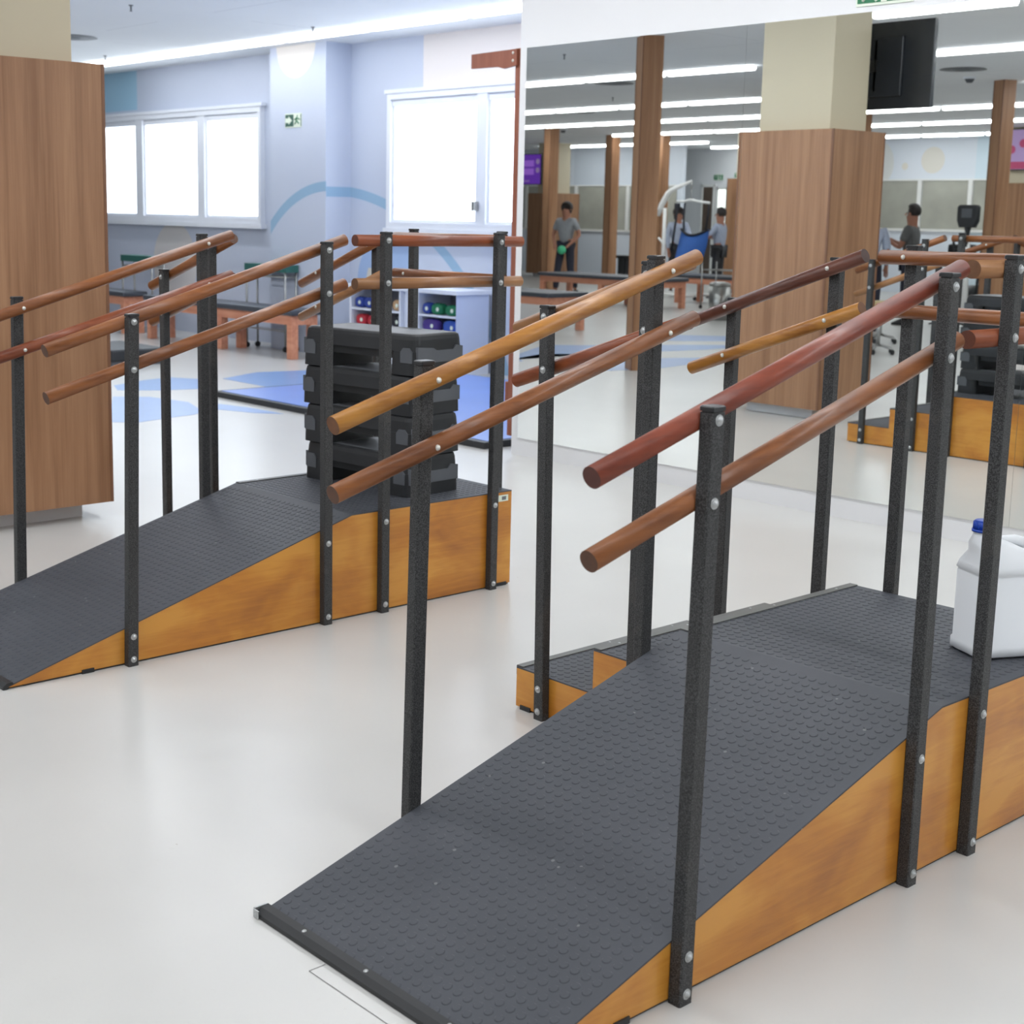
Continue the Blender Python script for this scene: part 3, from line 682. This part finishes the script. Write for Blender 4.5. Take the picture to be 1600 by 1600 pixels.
t, s, a, b = television(-12.83, -11.8, -11.80, 2.27, 2.95, 1, 'lilac and crimson screen at the right picture edge, in the mirror', 'pink_screen')
simple('screen_band', lambda q: [box(q, -0.5, 0.5, 0.0216, 0.023, -0.32, -0.2), box(q, -0.49, -0.42, 0.0216, 0.023, -0.05, 0.1)], 'pink_dark', s)
simple('screen_figure', lambda q: [tube(q, (-0.3+0.2*k, 0.0216, 0.1*(k % 2)), (-0.3+0.2*k, 0.023, 0.1*(k % 2)), 0.07, 0.07, 18) for k in range(4)], 'pink_dark', s)

# ------------------------------------------------------------------ safety signs
def sign(x0, x1, y, z0, z1, label, arrow=False, face=-1):
    t = thing('exit_sign', label, 'exit sign', ((x0+x1)/2, y, (z0+z1)/2), 0 if face < 0 else PI, 'green exit signs'); a, b = (x1-x0)/2, (z1-z0)/2
    simple('plate', bx(-a, a, -0.004, 0, -b, b), 'sign_white', t)
    if arrow:
        simple('green_field', bx(-a+0.008, -0.004+0.01, -0.006, -0.004, -b+0.01, b-0.01), 'green_dark', t)
        bm = new(); v = [bm.verts.new((x, -0.0068, z)) for x, z in ((-a+0.012, 0.022), (-a*0.55, 0.022), (-a*0.55, 0.042), (-a*0.12, 0.0), (-a*0.55, -0.042), (-a*0.55, -0.022), (-a+0.012, -0.022))]
        bm.faces.new(v); obj('arrow', bm, 'sign_white', t)
        bm = new(); dome(bm, (a*0.5, -0.005, b*0.62), (0, -1, 0), 0.009, 0.002)
        for p, q in (((a*0.46, b*0.45), (a*0.42, -b*0.05)), ((a*0.42, -b*0.05), (a*0.7, -b*0.5)), ((a*0.42, -b*0.05), (a*0.2, -b*0.55)), ((a*0.46, b*0.4), (a*0.78, b*0.1)), ((a*0.46, b*0.4), (a*0.2, b*0.05))):
            tube(bm, (p[0], -0.006, p[1]), (q[0], -0.006, q[1]), 0.006, 0.006, 6)
        obj('running_figure', bm, 'green', t)
        simple('doorway', bx(a-0.014, a-0.004, -0.006, -0.004, -b+0.01, b-0.01), 'green_dark', t)
    else:
        simple('green_field', bx(-a+0.008, a-0.008, -0.006, -0.004, -b+0.012, b-0.012), 'green', t)
        bm = new(); box(bm, -a*0.1, a*0.1, -0.0075, -0.006, -b+0.012, b*0.7)
        for p, q in (((-a*0.55, b*0.3), (-a*0.5, -b*0.1)), ((-a*0.5, -b*0.1), (-a*0.25, -b*0.75)), ((-a*0.5, -b*0.1), (-a*0.75, -b*0.7)), ((-a*0.55, b*0.3), (-a*0.3, 0))): tube(bm, (p[0], -0.0075, p[1]), (q[0], -0.0075, q[1]), 0.007, 0.007, 6)
        dome(bm, (-a*0.55, -0.006, b*0.55), (0, -1, 0), 0.014, 0.003)
        for k in range(4): box(bm, a*0.3, a*(0.8-0.08*k), -0.0075, -0.006, b*0.5-k*b*0.3, b*0.62-k*b*0.3)
        obj('running_figure', bm, 'sign_white', t)
    return t
sign(-12.175, -11.895, 8.42, 2.20, 2.335, 'small green sign with white arrow on the blue wall column', True)
sign(-3.95, -3.66, YM+0.004, 2.350, 2.495, 'green exit sign at the top picture edge above the mirror')
sign(-22.0, -21.72, -15.59, 2.25, 2.39, 'green exit sign over the bright doors, reflected left of the far pillar', face=1)
sign(-21.40, -21.16, -15.59, 2.30, 2.43, 'green exit sign reflected between two wood clad pillars', face=1)

# ------------------------------------------------------------------ wall bars at the wall edge
t = thing('wall_bars', 'reddish wooden wall bars with overhanging arm at the mirror wall edge', 'wall bars', (XE-0.035, 6.3, 0))
for y in (-0.40, 0.40):
    simple('upright', lambda b: [box(b, -0.03, 0.022, y-0.016, y+0.016, 0.1, 2.33, 0.003)], 'brick_wood', t)
    arm = new(); prism(arm, [(0, 0), (0.001, 0.001), (0.002, 0)], 0, 0.001); arm.free()
    bm = new(); A, B = [], []
    for x, z in ((0.0, 2.235), (-0.11, 2.222), (-0.16, 2.235), (-0.385, 2.237), (-0.385, 2.318), (0.0, 2.325)):
        A.append(bm.verts.new((x, y-0.036, z))); B.append(bm.verts.new((x, y-0.017, z)))
    n = len(A)
    for k in range(n): bm.faces.new((A[k], A[(k+1) % n], B[(k+1) % n], B[k]))
    bm.faces.new(A[::-1]); bm.faces.new(B); am = obj('top_arm', bm, 'brick_wood', t)
    simple('bolt', lambda b: [dome(b, (-0.03, y-0.036, z), (0, -1, 0), 0.009, 0.004) for z in (2.305, 2.262)], 'dome', am)
    simple('foot_block', lambda b: box(b, -0.055, -0.03, y-0.016, y+0.016, 0.28, 0.42, 0.003), 'brick_wood', t)
for k in range(14): simple('bar', lambda b: tube(b, (-0.006, -0.39, 0.25+k*0.145), (-0.006, 0.39, 0.25+k*0.145), 0.017, 0.017, 12), 'brick_wood', t)

# ------------------------------------------------------------------ blue foam mat by the windows
t = thing('floor_mat', 'large blue foam mat with black edging lying before the window cabinet', 'mat', (-7.85, 7.0, 0))
simple('mat_top', bx(-1.50, 1.47, -1.12, 1.22, 0.0415, 0.045), 'mat_blue', t)
simple('mat_edge', bx(-1.55, 1.50, -1.17, 1.25, 0.0, 0.0415, 0.004), 'black', t)

# ------------------------------------------------------------------ cabinet with exercise weights
t = thing('open_cabinet', 'low white open cabinet under the right window', 'cabinet', (-10.18, 8.48, 0))
bm = new(); x0, x1 = -0.76, 0.76
box(bm, x0, x1, -0.19, 0.2, 0.0, 0.13); box(bm, x0-0.015, x1+0.015, -0.205, 0.21, 0.70, 0.735)
for a, b in ((x0, x0+0.025), (-0.025, 0.0), (0.075, 0.10), (0.23, 0.25)): box(bm, a, b, -0.19, 0.19, 0.13, 0.70)
box(bm, 0.0, 0.075, -0.15, 0.0, 0.13, 0.70)
obj('carcass', bm, 'cab_white', t); simple('back_panel', bx(x0, x1, 0.19, 0.2, 0.13, 0.70), 'cab_in', t); simple('side_panel', bx(x1-0.004, x1, -0.19, 0.19, 0.13, 0.70), 'cab_side', t)
for z in (0.335, 0.495):
    for a, b in ((x0+0.025, -0.025), (0.25, x1-0.004)): simple('shelf', bx(a, b, -0.185, 0.19, z, z+0.018), 'cab_white', t)
def bag(x, z, ln, m, label, hh=0.1):
    g = thing('weight_bag', label, 'exercise weight', (-10.18+x, 8.36, z), 0, 'exercise weights in the cabinet')
    bm = new(); t_ = new(); bmesh.ops.create_uvsphere(t_, u_segments=16, v_segments=10, radius=1)
    for v in t_.verts:
        v.co = Vector((math.copysign(abs(v.co.x)**0.6, v.co.x)*ln/2, math.copysign(abs(v.co.y)**0.7, v.co.y)*0.055, hh/2+math.copysign(abs(v.co.z)**0.65, v.co.z)*hh/2))
    for f in t_.faces: f.smooth = True
    merge(bm, t_); obj('bag', bm, m, g)
    simple('strap', lambda b: tube(b, (ln*0.1, 0, hh-0.008), (-ln*0.3, 0, hh-0.008), 0.012, 0.012, 8), 'strap', g)
    simple('tag', lambda b: tube(b, (ln*0.22, -0.053, hh*0.5), (ln*0.22, -0.058, hh*0.5), 0.018, 0.018, 12), 'sign_white', g)
bag(-0.655, 0.513, 0.13, 'bag_blue', 'blue weight bag at the left end of the upper cabinet shelf'); bag(-0.51, 0.513, 0.14, 'bag_blue', 'second blue weight bag on the upper shelf, left bay')
bag(-0.63, 0.353, 0.15, 'bag_red', 'red weight bag on the lower cabinet shelf, left end', 0.10); bag(-0.46, 0.353, 0.13, 'bag_red', 'red weight bag beside another, half hidden by the posts', 0.10)
bag(-0.10, 0.513, 0.12, 'bag_tan', 'tan weight bag on the upper shelf by the divider', 0.10); bag(-0.10, 0.353, 0.12, 'strap', 'black weight bag on the lower shelf by the divider', 0.12)
bag(0.32, 0.513, 0.11, 'bag_blue', 'blue weight bag at the left of the right cabinet bay'); bag(0.46, 0.513, 0.15, 'bag_green', 'green weight bag in the middle of the right bay')
bag(0.65, 0.513, 0.16, 'bag_green', 'green weight bag against the cabinet right side', 0.095); bag(0.37, 0.353, 0.22, 'bag_purple', 'purple weight bag on the lower shelf, right bay', 0.12)
bag(0.64, 0.353, 0.20, 'bag_royal', 'royal blue weight bag on the lower shelf by the cabinet side', 0.12)

# ------------------------------------------------------------------ treatment tables
def table(x0, x1, y0, y1, label, h=0.47, mid=True):
    t = thing('treatment_table', label, 'treatment table', ((x0+x1)/2, (y0+y1)/2, 0), 0, 'wooden treatment tables'); a, b = (x1-x0)/2, (y1-y0)/2
    simple('pad', bx(-a-0.04, a+0.04, -b-0.03, b+0.03, h-0.055, h, 0.018), 'vinyl_dark', t)
    bm = new(); box(bm, -a, a, -b, -b+0.025, h-0.145, h-0.055); box(bm, -a, a, b-0.025, b, h-0.145, h-0.055); box(bm, -a, -a+0.025, -b+0.026, b-0.026, h-0.145, h-0.055); box(bm, a-0.025, a, -b+0.026, b-0.026, h-0.145, h-0.055)
    obj('apron', bm, 'orange_wood', t)
    for x in ([-a, 0.1-0.05, a-0.08] if mid else [-a, a-0.08]):
        for y in (-b-0.002, b-0.0775): simple('leg', bx(x-0.002 if x < 0 else x+0.002, x+0.078 if x < 0 else x+0.082, y, y+0.08, 0, h-0.058, 0.004), 'orange_wood', t)
    return t
table(-14.05, -11.33, 7.90, 8.20, 'long dark padded treatment table with orange legs before the left window')
table(-16.6, -14.65, 7.95, 8.20, 'dark padded treatment table half hidden behind the big wood clad pillar')
table(-17.1, -14.6, -5.85, -5.15, 'dark padded treatment table before the strolling woman, in the mirror')
table(-15.75, -13.3, -7.6, -6.95, 'dark padded treatment table before the patient hoist, in the mirror', mid=False)
table(-14.6, -12.40, -1.3, -0.65, 'dark padded treatment table cut by the mirror left edge', mid=False)
t = thing('padded_block', 'low black padded block on the floor beside the wood clad pillar', 'exercise block', (-12.05, 6.45, 0))
simple('cushion', bx(-0.42, 0.42, -0.28, 0.28, 0.04, 0.15, 0.02), 'black', t); simple('base', bx(-0.4, 0.4, -0.26, 0.26, 0, 0.045), 'stepgrey', t)
def trolley(x0, x1, y0, y1, label, h=0.86, gp=True):
    t = thing('wheeled_trolley', label, 'trolley', ((x0+x1)/2, (y0+y1)/2, 0), 0, 'steel wheeled trolleys'); a, b = (x1-x0)/2, (y1-y0)/2
    for sx in (-1, 1):
        for sy in (-1, 1):
            p = simple('pole', lambda q: tube(q, (sx*a, sy*b, 0.05), (sx*a, sy*b, h), 0.011, 0.011, 10), 'chrome', t)
            simple('caster', lambda q: tube(q, (sx*a-0.012, sy*b, 0.028), (sx*a+0.012, sy*b, 0.028), 0.028, 0.028, 14), 'black', p)
    bm = new(); path_tube(bm, [(-a, -b, h-0.12), (a, -b, h-0.12), (a, b, h-0.12), (-a, b, h-0.12), (-a, -b, h-0.12)], 0.008, 8); obj('rail', bm, 'chrome', t)
    simple('shelf', bx(-a, a, -b, b, 0.2, 0.21), 'chrome', t)
    if gp: simple('green_tray', bx(-a-0.02, a+0.02, -b-0.015, b+0.015, h-0.07, h), 'green_tray', t)
trolley(-12.64, -11.95, 8.26, 8.39, 'steel wheeled trolley with a dark green tray under the left window')
trolley(-15.25, -14.58, 8.27, 8.42, 'steel wheeled trolley with a dark green tray close to the wood clad pillar')
trolley(-14.5, -13.3, -6.45, -6.1, 'steel trolley frame reflected before the far treatment table', 0.72, False)

# ------------------------------------------------------------------ steel bins, stools, desk
def bin_(x, y, r, h, label):
    t = thing('steel_bin', label, 'bin', (x, y, 0), 0, 'round steel bins')
    simple('drum', lambda b: tube(b, (0, 0, 0), (0, 0, h-0.05), r*0.95, r, 28), 'chrome', t)
    bm = new(); tube(bm, (0, 0, h-0.05), (0, 0, h-0.02), r*1.03, r*1.03, 28); dome(bm, (0, 0, h-0.02), (0, 0, 1), r, 0.03, 28); obj('lid', bm, 'chrome', t)
    simple('pedal', bx(-0.03, 0.03, r*0.9, r+0.07, 0.02, 0.035), 'cap', t)
bin_(-12.75, -4.35, 0.145, 0.52, 'wide steel bin left of the far wood clad pillar, in the mirror'); bin_(-12.28, -4.15, 0.10, 0.46, 'narrow steel bin touching the far wood clad pillar, in the mirror')
def stool(x, y, h, m, r, label, star=True):
    t = thing('stool', label, 'stool', (x, y, 0))
    bm = new(); tube(bm, (0, 0, h-0.07), (0, 0, h), r, r*0.96, 24); obj('seat', bm, m, t)
    simple('stem', lambda b: tube(b, (0, 0, 0.08), (0, 0, h-0.07), 0.022, 0.018, 12), 'chrome', t)
    for k in range(5):
        a_ = 2*PI*k/5; c, s_ = math.cos(a_), math.sin(a_)
        l = simple('leg', lambda b: tube(b, (0, 0, 0.1), (c*r*1.2, s_*r*1.2, 0.06), 0.014, 0.011, 8), 'chrome', t)
        simple('caster', lambda b: tube(b, (c*r*1.2-0.01, s_*r*1.2, 0.028), (c*r*1.2+0.01, s_*r*1.2, 0.028), 0.028, 0.028, 12), 'black', l)
stool(-8.62, -1.85, 0.46, 'lam_edge', 0.15, 'rolling stool with brown seat beside the pillar foot, in the mirror')
stool(-9.40, -3.10, 0.48, 'yellow_seat', 0.17, 'rolling stool with sand yellow seat, in the mirror')
t = thing('bench', 'small black bench far off, left of the tallest slim column', 'bench', (-21.05, -11.8, 0))
simple('seat', bx(-0.45, 0.45, -0.15, 0.15, 0.5, 0.56), 'black', t)
for x in (-0.3, -0.12, 0.3): simple('leg', bx(x-0.02, x+0.02, -0.1, 0.1, 0, 0.5), 'black', t)

# ------------------------------------------------------------------ patient hoist with blue sling
t = thing('patient_hoist', 'white patient hoist behind the treatment table, in the mirror', 'patient hoist', (-16.93, -8.0, 0))
simple('mast', lambda b: tube(b, (0, 0, 0.1), (0.0, 0, 1.55), 0.035, 0.03, 14), 'white_metal', t)
bm = new(); path_tube(bm, [(-0.16, 0, 1.42), (-0.08, 0, 1.60), (0.06, 0, 1.80), (0.14, 0, 1.86), (0.34, 0, 1.93), (0.57, 0, 2.01)], [0.045, 0.05, 0.05, 0.042, 0.034, 0.022], 12); obj('boom', bm, 'white_metal', t)
simple('hanger_hook', lambda b: (tube(b, (0.57, 0, 2.0), (0.57, 0, 1.88), 0.02, 0.015, 10), tube(b, (0.57, 0, 1.88), (0.60, 0, 1.68), 0.006, 0.006, 8)), 'chrome', t)
bm = new(); path_tube(bm, [(0.27, 0, 1.66), (0.42, 0, 1.665), (0.58, 0, 1.69), (0.75, 0, 1.66), (0.98, 0, 1.64)], 0.022, 12); obj('spreader_bar', bm, 'white_metal', t)
simple('push_handle', lambda b: path_tube(b, [(0.0, 0, 0.92), (-0.1, -0.02, 1.0), (-0.14, -0.02, 1.03)], 0.02, 8), 'white_metal', t)
for sy in (-1, 1):
    l = simple('base_leg', lambda b: path_tube(b, [(0.0, sy*0.05, 0.09), (0.05, sy*0.25, 0.07), (1.0, sy*0.3, 0.07)], 0.028, 10), 'white_metal', t)
    for x in (0.05, 1.0): simple('caster', lambda b: tube(b, (x, sy*0.3-0.015, 0.035), (x, sy*0.3+0.015, 0.035), 0.035, 0.035, 14), 'black', l)
t = thing('hoist_sling', 'blue fabric sling with black straps hanging from the white hoist', 'sling', (-16.33, -8.0, 0))
bm = new(); N = 12
def slp(u, v, o):
    xl = -0.27-0.12*v; xr = 0.32-0.10*v**2; x = xl+(xr-xl)*u
    zt = 1.20-0.10*math.sin(PI*u); zb = 0.66+0.06*abs(2*u-1)**2
    return Vector((x, 0.17*math.sin(PI*u)*(0.5+v)*1.0+o-0.08, zt+(zb-zt)*v))
rows = [[bm.verts.new(slp(i/N, j/N, 0)) for i in range(N+1)] for j in range(N+1)]
back = [[bm.verts.new(slp(i/N, j/N, -0.012)) for i in range(N+1)] for j in range(N+1)]
for j in range(N):
    for i in range(N):
        bm.faces.new((rows[j][i], rows[j][i+1], rows[j+1][i+1], rows[j+1][i])).smooth = True
        bm.faces.new((back[j][i], back[j+1][i], back[j+1][i+1], back[j][i+1])).smooth = True
for j in range(N):
    for i in (0, N): bm.faces.new((rows[j][i], rows[j+1][i], back[j+1][i], back[j][i]))
for i in range(N):
    for j in (0, N): bm.faces.new((rows[j][i], rows[j][i+1], back[j][i+1], back[j][i]))
obj('sling_seat', bm, 'sling_blue', t)
bm = new(); path_tube(bm, [slp(i/N, 0.02, 0.012) for i in range(N+1)], 0.022, 8); obj('edge_binding', bm, 'strap', t)
for p in ([(-0.31, 0.0, 1.62), (-0.33, 0.02, 1.3), (-0.38, 0.05, 0.78)], [(-0.16, 0, 1.64), (-0.17, 0, 1.4), (-0.20, -0.05, 1.15)], [(0.37, 0, 1.62), (0.36, 0, 1.45), (0.30, -0.03, 1.19)]):
    simple('strap', lambda b: path_tube(b, p, 0.018, 8), 'strap', t)
simple('buckle', lambda b: box(b, -0.37, -0.28, -0.03, 0.03, 1.54, 1.63, 0.012), 'strap', t)

# ------------------------------------------------------------------ exercise machine
t = thing('elliptical_trainer', 'exercise machine with a black console, right in the mirror', 'exercise machine', (-9.47, -5.0, 0))
simple('console', lambda b: loft(b, [[Vector((x*k, y, 1.46+z*k)) for x, z in ((-0.10, -0.13), (0.10, -0.13), (0.135, -0.05), (0.14, 0.12), (0.11, 0.145), (-0.11, 0.145), (-0.14, 0.12), (-0.135, -0.05))] for y, k in ((-0.05, 0.9), (-0.03, 1), (0.03, 1), (0.045, 0.9))]), 'black', t)
simple('display', bx(-0.07, 0.07, 0.045, 0.049, 1.45, 1.56), 'stepgrey', t)
simple('neck', lambda b: path_tube(b, [(0, 0, 1.34), (-0.01, -0.02, 1.25), (-0.03, -0.05, 1.1)], [0.045, 0.025, 0.025], 10), 'black', t)
simple('mast', lambda b: path_tube(b, [(-0.02, -0.05, 1.22), (-0.05, -0.12, 0.7), (-0.08, -0.2, 0.15)], [0.035, 0.04, 0.045], 12), 'white_metal', t)
simple('base', lambda b: (box(b, -0.35, 0.2, -0.26, -0.14, 0.0, 0.08, 0.01), box(b, -0.12, -0.04, -1.1, 0.2, 0.03, 0.1, 0.01)), 'white_metal', t)
simple('flywheel_cover', lambda b: tube(b, (-0.15, -0.45, 0.35), (-0.01, -0.45, 0.35), 0.26, 0.26, 24), 'black', t)
for s_ in (-1, 1):
    simple('handlebar', lambda b: path_tube(b, [(-0.08+s_*0.14, -0.2, 0.5), (-0.06+s_*0.18, -0.15, 1.0), (-0.04+s_*0.2, -0.1, 1.2)], 0.016, 10), 'black', t)
    simple('pedal', lambda b: box(b, -0.08+s_*0.2-0.06, -0.08+s_*0.2+0.06, -0.65, -0.3, 0.14+s_*0.04, 0.17+s_*0.04, 0.008), 'black', t)

# ------------------------------------------------------------------ people
def skin(name, chains, mat, parent, levels=1, loc=(0, 0, 0)):
    """chains: list of [(co, radius), ...]; points with equal coordinates are one joint"""
    me = bpy.data.meshes.new(name); V, E, R, key = [], [], [], {}
    def vid(c, r):
        k = tuple(round(q, 4) for q in c)
        if k not in key: key[k] = len(V); V.append(c); R.append(r)
        return key[k]
    for ch in chains:
        ids = [vid(c, r) for c, r in ch]; E += [(a_, b_) for a_, b_ in zip(ids, ids[1:]) if a_ != b_]
    me.from_pydata(V, E, []); o = bpy.data.objects.new(name, me); COL.objects.link(o)
    m1 = o.modifiers.new('s', 'SKIN'); m1.use_smooth_shade = True
    sv = me.skin_vertices[0].data
    for i, r in enumerate(R): sv[i].radius = (r, r) if isinstance(r, (int, float)) else r
    seen = set()
    adj = {i: [] for i in range(len(V))}
    for a_, b_ in E: adj[a_].append(b_); adj[b_].append(a_)
    for i in range(len(V)):
        if i in seen: continue
        sv[i].use_root = True; st = [i]
        while st:
            q = st.pop()
            if q in seen: continue
            seen.add(q); st += adj[q]
    m2 = o.modifiers.new('d', 'SUBSURF'); m2.levels = levels; m2.render_levels = levels
    dg = bpy.context.evaluated_depsgraph_get(); me2 = bpy.data.meshes.new_from_object(o.evaluated_get(dg)); o.modifiers.clear(); o.data = me2
    for p in me2.polygons: p.use_smooth = True
    me2.materials.clear(); me2.materials.append(MT[mat]); o.parent = parent; return o
def person(label, loc, rz, h, J, shirt, trousers, skin_m='skin', hair_r=1.0, shoes='shoe', long_sleeve=False, hairlow=0.0):
    """J: joint positions for a body 1.70 tall facing +y; missing ones keep a standing pose"""
    s = h/1.70
    d = dict(pel=(0, 0, 0.93), waist=(0, 0, 1.08), chest=(0, 0, 1.27), neck=(0, -0.01, 1.42), head0=(0, 0.0, 1.50), head1=(0, 0.012, 1.61),
             shL=(-0.17, 0, 1.375), elL=(-0.23, 0.0, 1.10), wrL=(-0.22, 0.10, 0.88), shR=(0.17, 0, 1.375), elR=(0.23, 0.0, 1.10), wrR=(0.22, 0.10, 0.88),
             hipL=(-0.09, 0, 0.90), knL=(-0.10, 0.02, 0.49), anL=(-0.10, 0, 0.09), hipR=(0.09, 0, 0.90), knR=(0.10, 0.02, 0.49), anR=(0.10, 0, 0.09))
    d.update(J); d = {k: tuple(q*s for q in v) for k, v in d.items()}
    t = thing('person', label, 'person', loc, rz)
    ch = [[(d['pel'], 0.11*s), (d['waist'], 0.10*s), (d['chest'], 0.12*s), (d['neck'], 0.052*s), (d['head0'], 0.088*s), (d['head1'], 0.106*s)]]
    for k in 'LR':
        ch.append([(d['chest'], 0.12*s), (d['sh'+k], 0.058*s), (d['el'+k], 0.040*s), (d['wr'+k], 0.026*s)])
        ch.append([(d['pel'], 0.11*s), (d['hip'+k], 0.085*s), (d['kn'+k], 0.055*s), (d['an'+k], 0.036*s)])
        w_, e_ = Vector(d['wr'+k]), Vector(d['el'+k]); dr = (w_-e_).normalized(); sd = dr.cross(Vector((0, 0, 1)))
        sd = sd.normalized() if sd.length > 0.1 else Vector((1, 0, 0))
        palm = w_+dr*0.05*s; ch.append([(tuple(w_), 0.026*s), (tuple(palm), 0.030*s)])
        for q, ln in ((-1.5, 0.062), (-0.5, 0.075), (0.5, 0.07), (1.5, 0.055)):
            a1 = palm+sd*q*0.016*s+dr*0.025*s; a2 = a1+dr*ln*0.5*s; a3 = a2+(dr+Vector((0, 0, -0.5)))*ln*0.4*s
            ch.append([(tuple(palm), 0.030*s), (tuple(a1), 0.0085*s), (tuple(a2), 0.008*s), (tuple(a3), 0.007*s)])
        th = w_+sd*0.03*s+dr*0.03*s; ch.append([(tuple(w_), 0.026*s), (tuple(th), 0.010*s), (tuple(th+(dr+sd*0.4)*0.03*s), 0.009*s)])
    skin('body', ch, skin_m, t)
    # clothes
    sh = [[(d['pel'], 0.128*s), (d['waist'], 0.125*s), (d['chest'], 0.138*s), (tuple(Vector(d['chest']).lerp(Vector(d['neck']), 0.75)), 0.075*s)]]
    for k in 'LR':
        e_ = tuple(Vector(d['sh'+k]).lerp(Vector(d['el'+k]), 0.72)); c_ = [(d['chest'], 0.138*s), (d['sh'+k], 0.072*s), (e_, 0.062*s)]
        if long_sleeve: c_ += [(tuple(Vector(d['el'+k]).lerp(Vector(d['wr'+k]), 0.9)), 0.042*s)]
        sh.append(c_)
    skin('shirt', sh, shirt, t)
    tr = []
    for k in 'LR':
        tr.append([(tuple(Vector(d['pel'])-Vector((0, 0, 0.02))), 0.122*s), (d['hip'+k], 0.10*s), (d['kn'+k], 0.072*s), (tuple(Vector(d['an'+k])+Vector((0, 0, 0.03))), 0.058*s)])
        a_ = Vector(d['an'+k]); b2 = new()
        loft(b2, [[Vector((a_.x+wx*math.cos(q*PI/6), a_.y+yo+ly*math.sin(q*PI/6), max(0.0, a_.z-0.09*s)+z)) for q in range(12)] for z, wx, ly, yo in ((0.0, 0.045*s, 0.13*s, 0.05*s), (0.03*s, 0.046*s, 0.13*s, 0.05*s), (0.07*s, 0.04*s, 0.09*s, 0.01*s), (0.1*s, 0.04*s, 0.045*s, -0.01*s))])
        obj('shoe', b2, shoes, t)
    skin('trousers', tr, trousers, t)
    # head details
    hc = Vector(d['head1']); b2 = new(); q = bmesh.new(); bmesh.ops.create_uvsphere(q, u_segments=18, v_segments=12, radius=1)
    for v in q.verts:
        v.co = Vector((v.co.x*0.104*hair_r, v.co.y*0.106*hair_r-0.02, v.co.z*0.112+0.018))*s
        if v.co.z < 0.10*s: v.co.y = min(v.co.y, 0.045 if v.co.z > 0.055*s else (0.01 if abs(v.co.x) < 0.07*s else 0.035))
        v.co += hc
        if v.co.z < hc.z-0.05*s: v.co.z = hc.z-0.05*s-hairlow*s
    for f in q.faces: f.smooth = True
    merge(b2, q); obj('hair', b2, 'hair', t)
    b2 = new()
    tube(b2, hc+Vector((0, 0.068, -0.01))*s, hc+Vector((0, 0.098, -0.04))*s, 0.008*s, 0.015*s, 8); obj('nose', b2, skin_m, t)
    b2 = new()
    for x in (-0.032, 0.032): dome(b2, hc+Vector((x, 0.070, -0.008))*s, (0, 1, 0), 0.009*s, 0.006*s)
    obj('eye', b2, 'shoe', t); b2 = new(); tube(b2, hc+Vector((-0.02, 0.072, -0.068))*s, hc+Vector((0.02, 0.072, -0.068))*s, 0.006*s, 0.006*s, 6); obj('mouth', b2, 'skin_dark', t)
    b2 = new()
    for x in (-1, 1): tube(b2, hc+Vector((x*0.082, 0.0, -0.02))*s, hc+Vector((x*0.096, -0.01, -0.02))*s, 0.024*s, 0.018*s, 8)
    obj('ear', b2, skin_m, t)
    return t
person('short haired person in grey t-shirt walking with a green ball, in the mirror', (-17.97, -6.62, 0), math.radians(-15), 1.60,
       dict(elL=(-0.27, 0.0, 1.12), wrL=(-0.15, 0.16, 0.95), elR=(0.27, -0.03, 1.12), wrR=(0.13, 0.14, 0.93), knL=(-0.08, 0.14, 0.50), anL=(-0.08, 0.20, 0.09), knR=(0.11, 0.0, 0.48), anR=(0.15, -0.16, 0.10)),
       'grey_cloth', 'navy_cloth', hair_r=1.06, hairlow=0.05)
bm = new(); q = bmesh.new(); bmesh.ops.create_uvsphere(q, u_segments=16, v_segments=10, radius=0.075)
for f in q.faces: f.smooth = True
merge(bm, q); tag(obj('exercise_ball', bm, 'green_ball', None, (-17.95+0.09, -6.62+0.21, 0.80)), 'small green ball held by the walking person, in the mirror', 'ball')
person('person in pale blue shirt and black trousers right beside the hoist, in the mirror', (-16.30, -8.75, 0), math.radians(75), 1.55,
       dict(elR=(0.2, 0.12, 1.15), wrR=(0.16, 0.34, 1.15), elL=(-0.2, 0.12, 1.15), wrL=(-0.14, 0.34, 1.15)), 'pale_cloth', 'shoe', long_sleeve=True)
person('dark haired person in pale shirt left of the hoist, mostly hidden, in the mirror', (-17.25, -8.75, 0), math.radians(-60), 1.55, dict(elR=(0.2, 0.12, 1.15), wrR=(0.16, 0.34, 1.1)), 'pale_cloth', 'shoe', hair_r=1.1, long_sleeve=True, hairlow=0.08)
person('dark haired person in charcoal t-shirt raising a forearm, right in the mirror', (-10.85, -6.0, 0), math.radians(75), 1.60,
       dict(elR=(0.2, 0.1, 1.10), wrR=(0.14, 0.30, 1.22), elL=(-0.2, 0.1, 1.1), wrL=(-0.14, 0.30, 1.2)), 'dgrey_cloth', 'navy_cloth')
person('person in pale shirt and dark trousers half hidden by the clad pillar, in the mirror', (-10.50, -4.5, 0), math.radians(150), 1.56, {}, 'pale_cloth', 'navy_cloth', long_sleeve=True)
t = thing('office_chair', 'black padded office chair behind the dark haired person, in the mirror', 'chair', (-10.35, -6.45, 0))
simple('backrest', bx(-0.2, 0.2, -0.04, 0.03, 0.72, 1.10, 0.03), 'black', t); simple('seat', bx(-0.23, 0.23, -0.02, 0.42, 0.48, 0.56, 0.03), 'black', t)
simple('stem', lambda b: tube(b, (0, 0.2, 0.08), (0, 0.2, 0.48), 0.03, 0.025, 12), 'chrome', t)
for k in range(5):
    a_ = 2*PI*k/5; simple('leg', lambda b: tube(b, (0, 0.2, 0.1), (0.26*math.cos(a_), 0.2+0.26*math.sin(a_), 0.03), 0.018, 0.012, 8), 'black', t)
